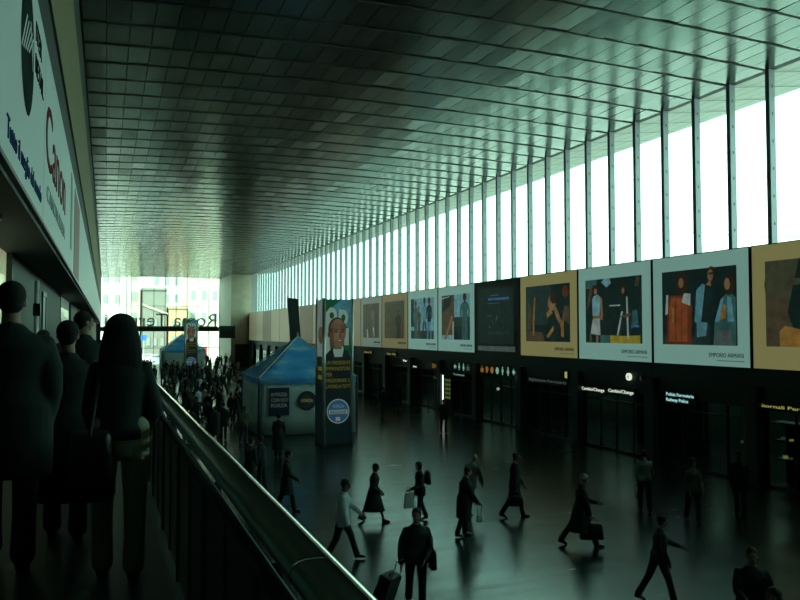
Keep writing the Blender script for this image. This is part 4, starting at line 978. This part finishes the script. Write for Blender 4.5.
t.matrix_basis = Matrix.Translation((hx.x-.22, hx.y+.22, .012)) @ Matrix.Rotation(R(215), 4, 'Z') @ Matrix.Rotation(-tilt, 4, 'X') @ Matrix.Translation((0, -.09, 0))
_, j = person('person in a bright white jacket and dark trousers striding right beside the handrail', (5.02, 17.0, 0), RW, 1.84, legL=(24, 6), legR=(-16, 12), armL=(30, 16), armR=(-2, 14), top='c_white', hem=.16, low='c_black', hair='short', hairm='hair_black', skin='skin_dark', lean=4, build=1.08)
person('person in a flared knee length dark coat striding right across the bright floor', (6.81, 20.1, 0), RW+4, 1.60, True, legL=(-22, 12), legR=(24, 8), armL=(-6, 50), armR=(-14, 60), top='c_black', hem=.56, flare=.07, bulk=1.2, low=None, skirt=True, hair='bob', hairm='hair_black', lean=4)
_, j = person('person in short dark jacket with a pale bag in front, behind the trolley case puller', (8.0, 19.7, 0), 95, 1.60, True, legL=(10, 6), legR=(-12, 10), armL=(14, 50), armR=(-10, 30), top='c_black', hem=.16, low='c_char', hair='bob', hairm='hair_black', turn=-12)
bag('carrier_bag', 'pale carrier bag held by the short jacketed person behind the trolley case puller', 'bag', j['handL']+Vector((0, 0, .10)), .30, .40, .10, M['bag_grey'] if False else M['plastic_bag'], j['fwd'], .16, .02)
bag('backpack', 'dark bag on the back of the short jacketed person with the pale carrier bag', 'bag', j['hip']-j['fwd']*.22+Vector((0, 0, .50)), .16, .36, .26, M['leather'], j['fwd'], .02, .05)
_, j = person('person in a long dark coat standing with a small white bag', (8.45, 17.9, 0), RW+12, 1.72, True, legL=(8, 10), legR=(-10, 8), armL=(8, 25), armR=(10, 25), top='c_black', hem=.46, flare=.0, bulk=1.32, low='c_black', hair='short', hairm='hair_brown', lean=7, nod=8)
bag('carrier_bag', 'small white carrier bag at the knee of the standing long coated person', 'bag', j['handR']+Vector((0, 0, .02)), .17, .16, .09, M['plastic_bag'], j['fwd'], .30, .03)
person('stooping person in a taupe jacket bending forward beside the long coated person', (9.55, 19.9, 0), RW+50, 1.72, False, legL=(12, 14), legR=(-4, 12), armL=(-8, 20), armR=(-8, 20), top='c_taupe', hem=.16, bulk=1.2, low='c_black', hair='fringe', hairm='hair_grey', lean=24, nod=14, build=1.1)
_, j = person('person in black walking right with a bag, right of the stooping person', (10.6, 19.2, 0), RW, 1.80, legL=(20, 8), legR=(-18, 14), armL=(12, 20), armR=(-14, 18), top='c_black', hem=.14, low='c_black', hair='short', hairm='hair_black', lean=3)
bag('holdall', 'dark holdall carried low behind the person in black right of the stooping person', 'bag', j['handR']+Vector((0, 0, .03)), .46, .28, .18, M['leather'], j['fwd'], .14, .05)
_, j = person('grey haired person in a long black overcoat striding right with a large bag', (10.67, 16.1, 0), RW-2, 1.80, legL=(-26, 10), legR=(26, 6), armL=(16, 55), armR=(4, 10), top='c_black', hem=.52, flare=.03, bulk=1.18, low='c_black', hair='fringe', hairm='hair_grey', lean=6, build=1.06)
bag('holdall', 'large dark bag carried by the grey haired striding person', 'bag', j['handR']+Vector((0, 0, .03)), .58, .40, .20, M['leather'], j['fwd'], .13, .05)
bm = B(); h_ = j['handL']; rings(bm, [[(h_.x+dx_, h_.y+dy_, h_.z+dz_) for dx_, dy_ in ((-.02, 0), (.06, -.03), (.063, -.022), (-.017, .008))] for dz_ in (-.03, .17)])
tag(obj('folded_paper', bm, M['paper']), 'folded white paper in the hand of the grey haired striding person', 'paper')
person('person in dark top with swinging arms striding right near the bottom edge', (9.87, 12.3, 0), RW+2, 1.66, legL=(-22, 10), legR=(22, 8), armL=(40, 22), armR=(-10, 30), top='c_char', hem=.10, low='c_black', hair='short', hairm='hair_black', lean=6, abL=12)
person('broad person facing the camera at the lower right, light falling on the face', (9.44, 9.57, 0), 150, 1.76, legL=(8, 6), legR=(-8, 8), armL=(18, 62), armR=(18, 62), top='c_black', hem=.14, low='c_black', hair='short', hairm='hair_brown', build=1.15, turn=10)
person('person at the lower right corner of the photo, only head and shoulders in view', (8.51, 8.22, 0), 120, 1.66, True, top='c_black', low='c_black', hair='bob', hairm='hair_brown', legL=(8, 6), legR=(-8, 8))
_, j = person('person in a pale shirt and dark trousers walking away at the right of the hall', (14.4, 18.5, 0), -30, 1.76, legL=(16, 8), legR=(-14, 10), armL=(4, 10), armR=(6, 30), top='c_shirt', hem=.04, low='c_black', hair='short', hairm='hair_black', vox=.013)
bag('briefcase', 'dark briefcase carried by the pale shirted person', 'bag', j['handL']+Vector((0, 0, .02)), .44, .32, .12, M['leather'], j['fwd'], .12, .03)
person('dim person with pale sleeves walking towards the camera right of the pale shirted one', (14.8, 17.0, 0), 160, 1.72, True, legL=(12, 8), legR=(-12, 10), armL=(10, 40), armR=(-6, 30), top='c_taupe', hem=.1, low='c_black', hair='bob', vox=.014)
person('dark person standing by the shop column right of the pale shirted one', (16.6, 17.2, 0), 120, 1.76, top='c_black', hem=.3, low='c_black', legL=(4, 4), legR=(-4, 4), armL=(2, 8), armR=(2, 8), vox=.015)
person('person in black walking right just above the handrail, alone in front of the tent', (4.85, 22.0, 0), RW, 1.76, legL=(18, 8), legR=(-16, 12), top='c_black', hem=.40, low='c_black', hair='short', vox=.013)
person('left one of a close pair standing above the handrail below the tent', (4.37, 25.2, 0), -60, 1.72, top='c_char', hem=.2, low='c_black', legL=(5, 4), legR=(-5, 4), armL=(2, 10), armR=(2, 10), vox=.014, hairm='hair_brown')
person('right one of a close pair standing above the handrail below the tent', (4.78, 25.4, 0), 60, 1.74, top='c_navy', hem=.16, low='c_black', legL=(5, 4), legR=(-5, 4), armL=(2, 10), armR=(2, 10), vox=.014, hairm='hair_brown')
person('long coated person seen from behind standing in front of the tent placard', (6.62, 31.6, 0), -22, 1.80, top='c_black', hem=.62, flare=.05, low='c_black', legL=(4, 3), legR=(-4, 3), armL=(2, 10), armR=(2, 10), vox=.014)
person('person in a green brown jacket and dark jeans beside the left wall of the tent', (5.95, 36.0, 0), 200, 1.72, top='c_green', hem=.12, low='c_denim', legL=(8, 6), legR=(-8, 6), vox=.015, hairm='hair_brown')
person('small dark person beside the glowing white doorway panel', (15.9, 36.0, 0), 170, 1.72, top='c_black', hem=.12, low='c_char', legL=(8, 6), legR=(-8, 6), vox=.016)
person('dark person standing just left of the tent with back turned', (5.25, 37.6, 0), -10, 1.78, top='c_black', hem=.3, low='c_black', legL=(4, 3), legR=(-4, 3), vox=.016)

# the crowd towards the end of the hall: six kinds, copied one by one
kinds = []
KL = [('crowd person in a dark jacket towards the end of the hall', dict(top='c_black', low='c_black')),
      ('crowd person in a long dark coat towards the end of the hall', dict(top='c_char', low='c_black', hem=.5, flare=.03, H=1.78)),
      ('crowd person with chin length hair and navy coat towards the hall end', dict(top='c_navy', low='c_char', hem=.35, female=True, hair='bob', H=1.66)),
      ('crowd person in a beige coat towards the end of the hall', dict(top='c_beige', low='c_black', hem=.45, female=True, hair='bob', hairm='hair_brown', H=1.68)),
      ('crowd person in a brown jacket and jeans towards the end of the hall', dict(top='c_brown', low='c_denim', hairm='hair_brown', H=1.76)),
      ('crowd person in a white top towards the end of the hall', dict(top='c_white', low='c_denim', H=1.72)),
      ('crowd person in a red jacket towards the end of the hall', dict(top='c_red', low='c_black', H=1.70, female=True, hair='long'))]
spots = []
TP = [(7.0, 38.1, 5.0), (6.6, 101.0, 5.2), (9.1, 33.9, 1.5), (8.9, 96.5, 1.5)]
def ok(x, y):
    for a, b, w_ in TP:
        if a-.7 < x < a+w_+.7 and b-.7 < y < b+w_+.7: return False
    return all((x-p)**2+(y-q)**2 > .75**2 for p, q in spots)
cr = random.Random(21)
while len(spots) < 150:
    f = cr.random()**1.25
    y = 36+f*88
    x = .9+cr.random()*(6.2+f*9.5) if cr.random() < .88 else 12.6+cr.random()*6
    if y < 44 and x > 5.0: continue
    if not ok(x, y): continue
    spots.append((x, y))
made = {}
for n, (x, y) in enumerate(spots):
    k = cr.choices(range(7), (30, 24, 18, 3, 12, 3, 2))[0]
    rz = cr.uniform(-180, 180); mw = Matrix.Translation((x, y, 0)) @ Matrix.Rotation(R(rz), 4, 'Z')
    g = 'crowd at the far end of the hall, ' + ('dark jackets', 'long dark coats', 'navy coats', 'beige coats', 'brown jackets', 'white tops', 'red jackets')[k]
    if k not in made:
        kw = dict(legL=(14, 7), legR=(-14, 11), vox=.022); kw.update(KL[k][1])
        made[k] = person(KL[k][0], (x, y, 0), rz, group=g, **kw)[0]
    else:
        sc = cr.uniform(.95, 1.05)
        dup(made[k], mw @ Matrix.Diagonal((sc, sc, sc, 1)))
# ---------------------------------------------------------------- world, light, camera
w = bpy.data.worlds.new('overcast_sky'); S.world = w; w.use_nodes = True
nt = w.node_tree; bg = nt.nodes['Background']
tc = nt.nodes.new('ShaderNodeTexCoord'); n = nt.nodes.new('ShaderNodeTexNoise'); n.inputs['Scale'].default_value = 1.6; n.inputs['Detail'].default_value = 3
mx = nt.nodes.new('ShaderNodeMix'); mx.data_type = 'RGBA'
mx.inputs['A'].default_value = (0.50, 0.97, 0.84, 1); mx.inputs['B'].default_value = (0.58, 1.0, 0.88, 1)
nt.links.new(tc.outputs['Generated'], n.inputs['Vector']); nt.links.new(n.outputs['Fac'], mx.inputs['Factor'])
nt.links.new(mx.outputs['Result'], bg.inputs['Color']); bg.inputs['Strength'].default_value = 3.6

sun = bpy.data.lights.new('sun', 'SUN'); sun.energy = 7.5; sun.angle = R(3); sun.color = (1.0, 0.98, 0.92)
so = bpy.data.objects.new('sun', sun); COL.objects.link(so); so.rotation_euler = Vector((0.55, 0.62, -0.62)).to_track_quat('-Z', 'Y').to_euler()

for i in range(9):      # unseen fill lights added to lift the dark shop zone
    la = bpy.data.lights.new('shop_fill_light', 'AREA'); la.energy = 30; la.color = (0.62, 1.0, 0.82); la.size = 1.2; la.size_y = 3.5; la.shape = 'RECTANGLE'
    lo = bpy.data.objects.new('shop_fill_light', la); COL.objects.link(lo); lo.location = (24.6, 17.6+5.2*i, 3.38)

cam = bpy.data.cameras.new('camera'); co = bpy.data.objects.new('camera', cam); COL.objects.link(co); S.camera = co
cam.sensor_width = 36; cam.lens = 36*780/800; cam.clip_start = 0.05; cam.clip_end = 800
th = R(20.637); ph = R(2.349)
co.location = (0, 0, EYE); co.rotation_euler = (PI/2+ph, 0, -th)
S.view_settings.view_transform = 'Standard'; S.view_settings.look = 'None'
S.view_settings.gamma = 1; S.view_settings.exposure = 0.0; S.view_settings.use_curve_mapping = False
S.cycles.max_bounces = 8; S.cycles.diffuse_bounces = 4; S.cycles.glossy_bounces = 4; S.cycles.transparent_max_bounces = 16
S.cycles.caustics_reflective = True; S.cycles.sample_clamp_indirect = 4
S.cycles.use_denoising = True
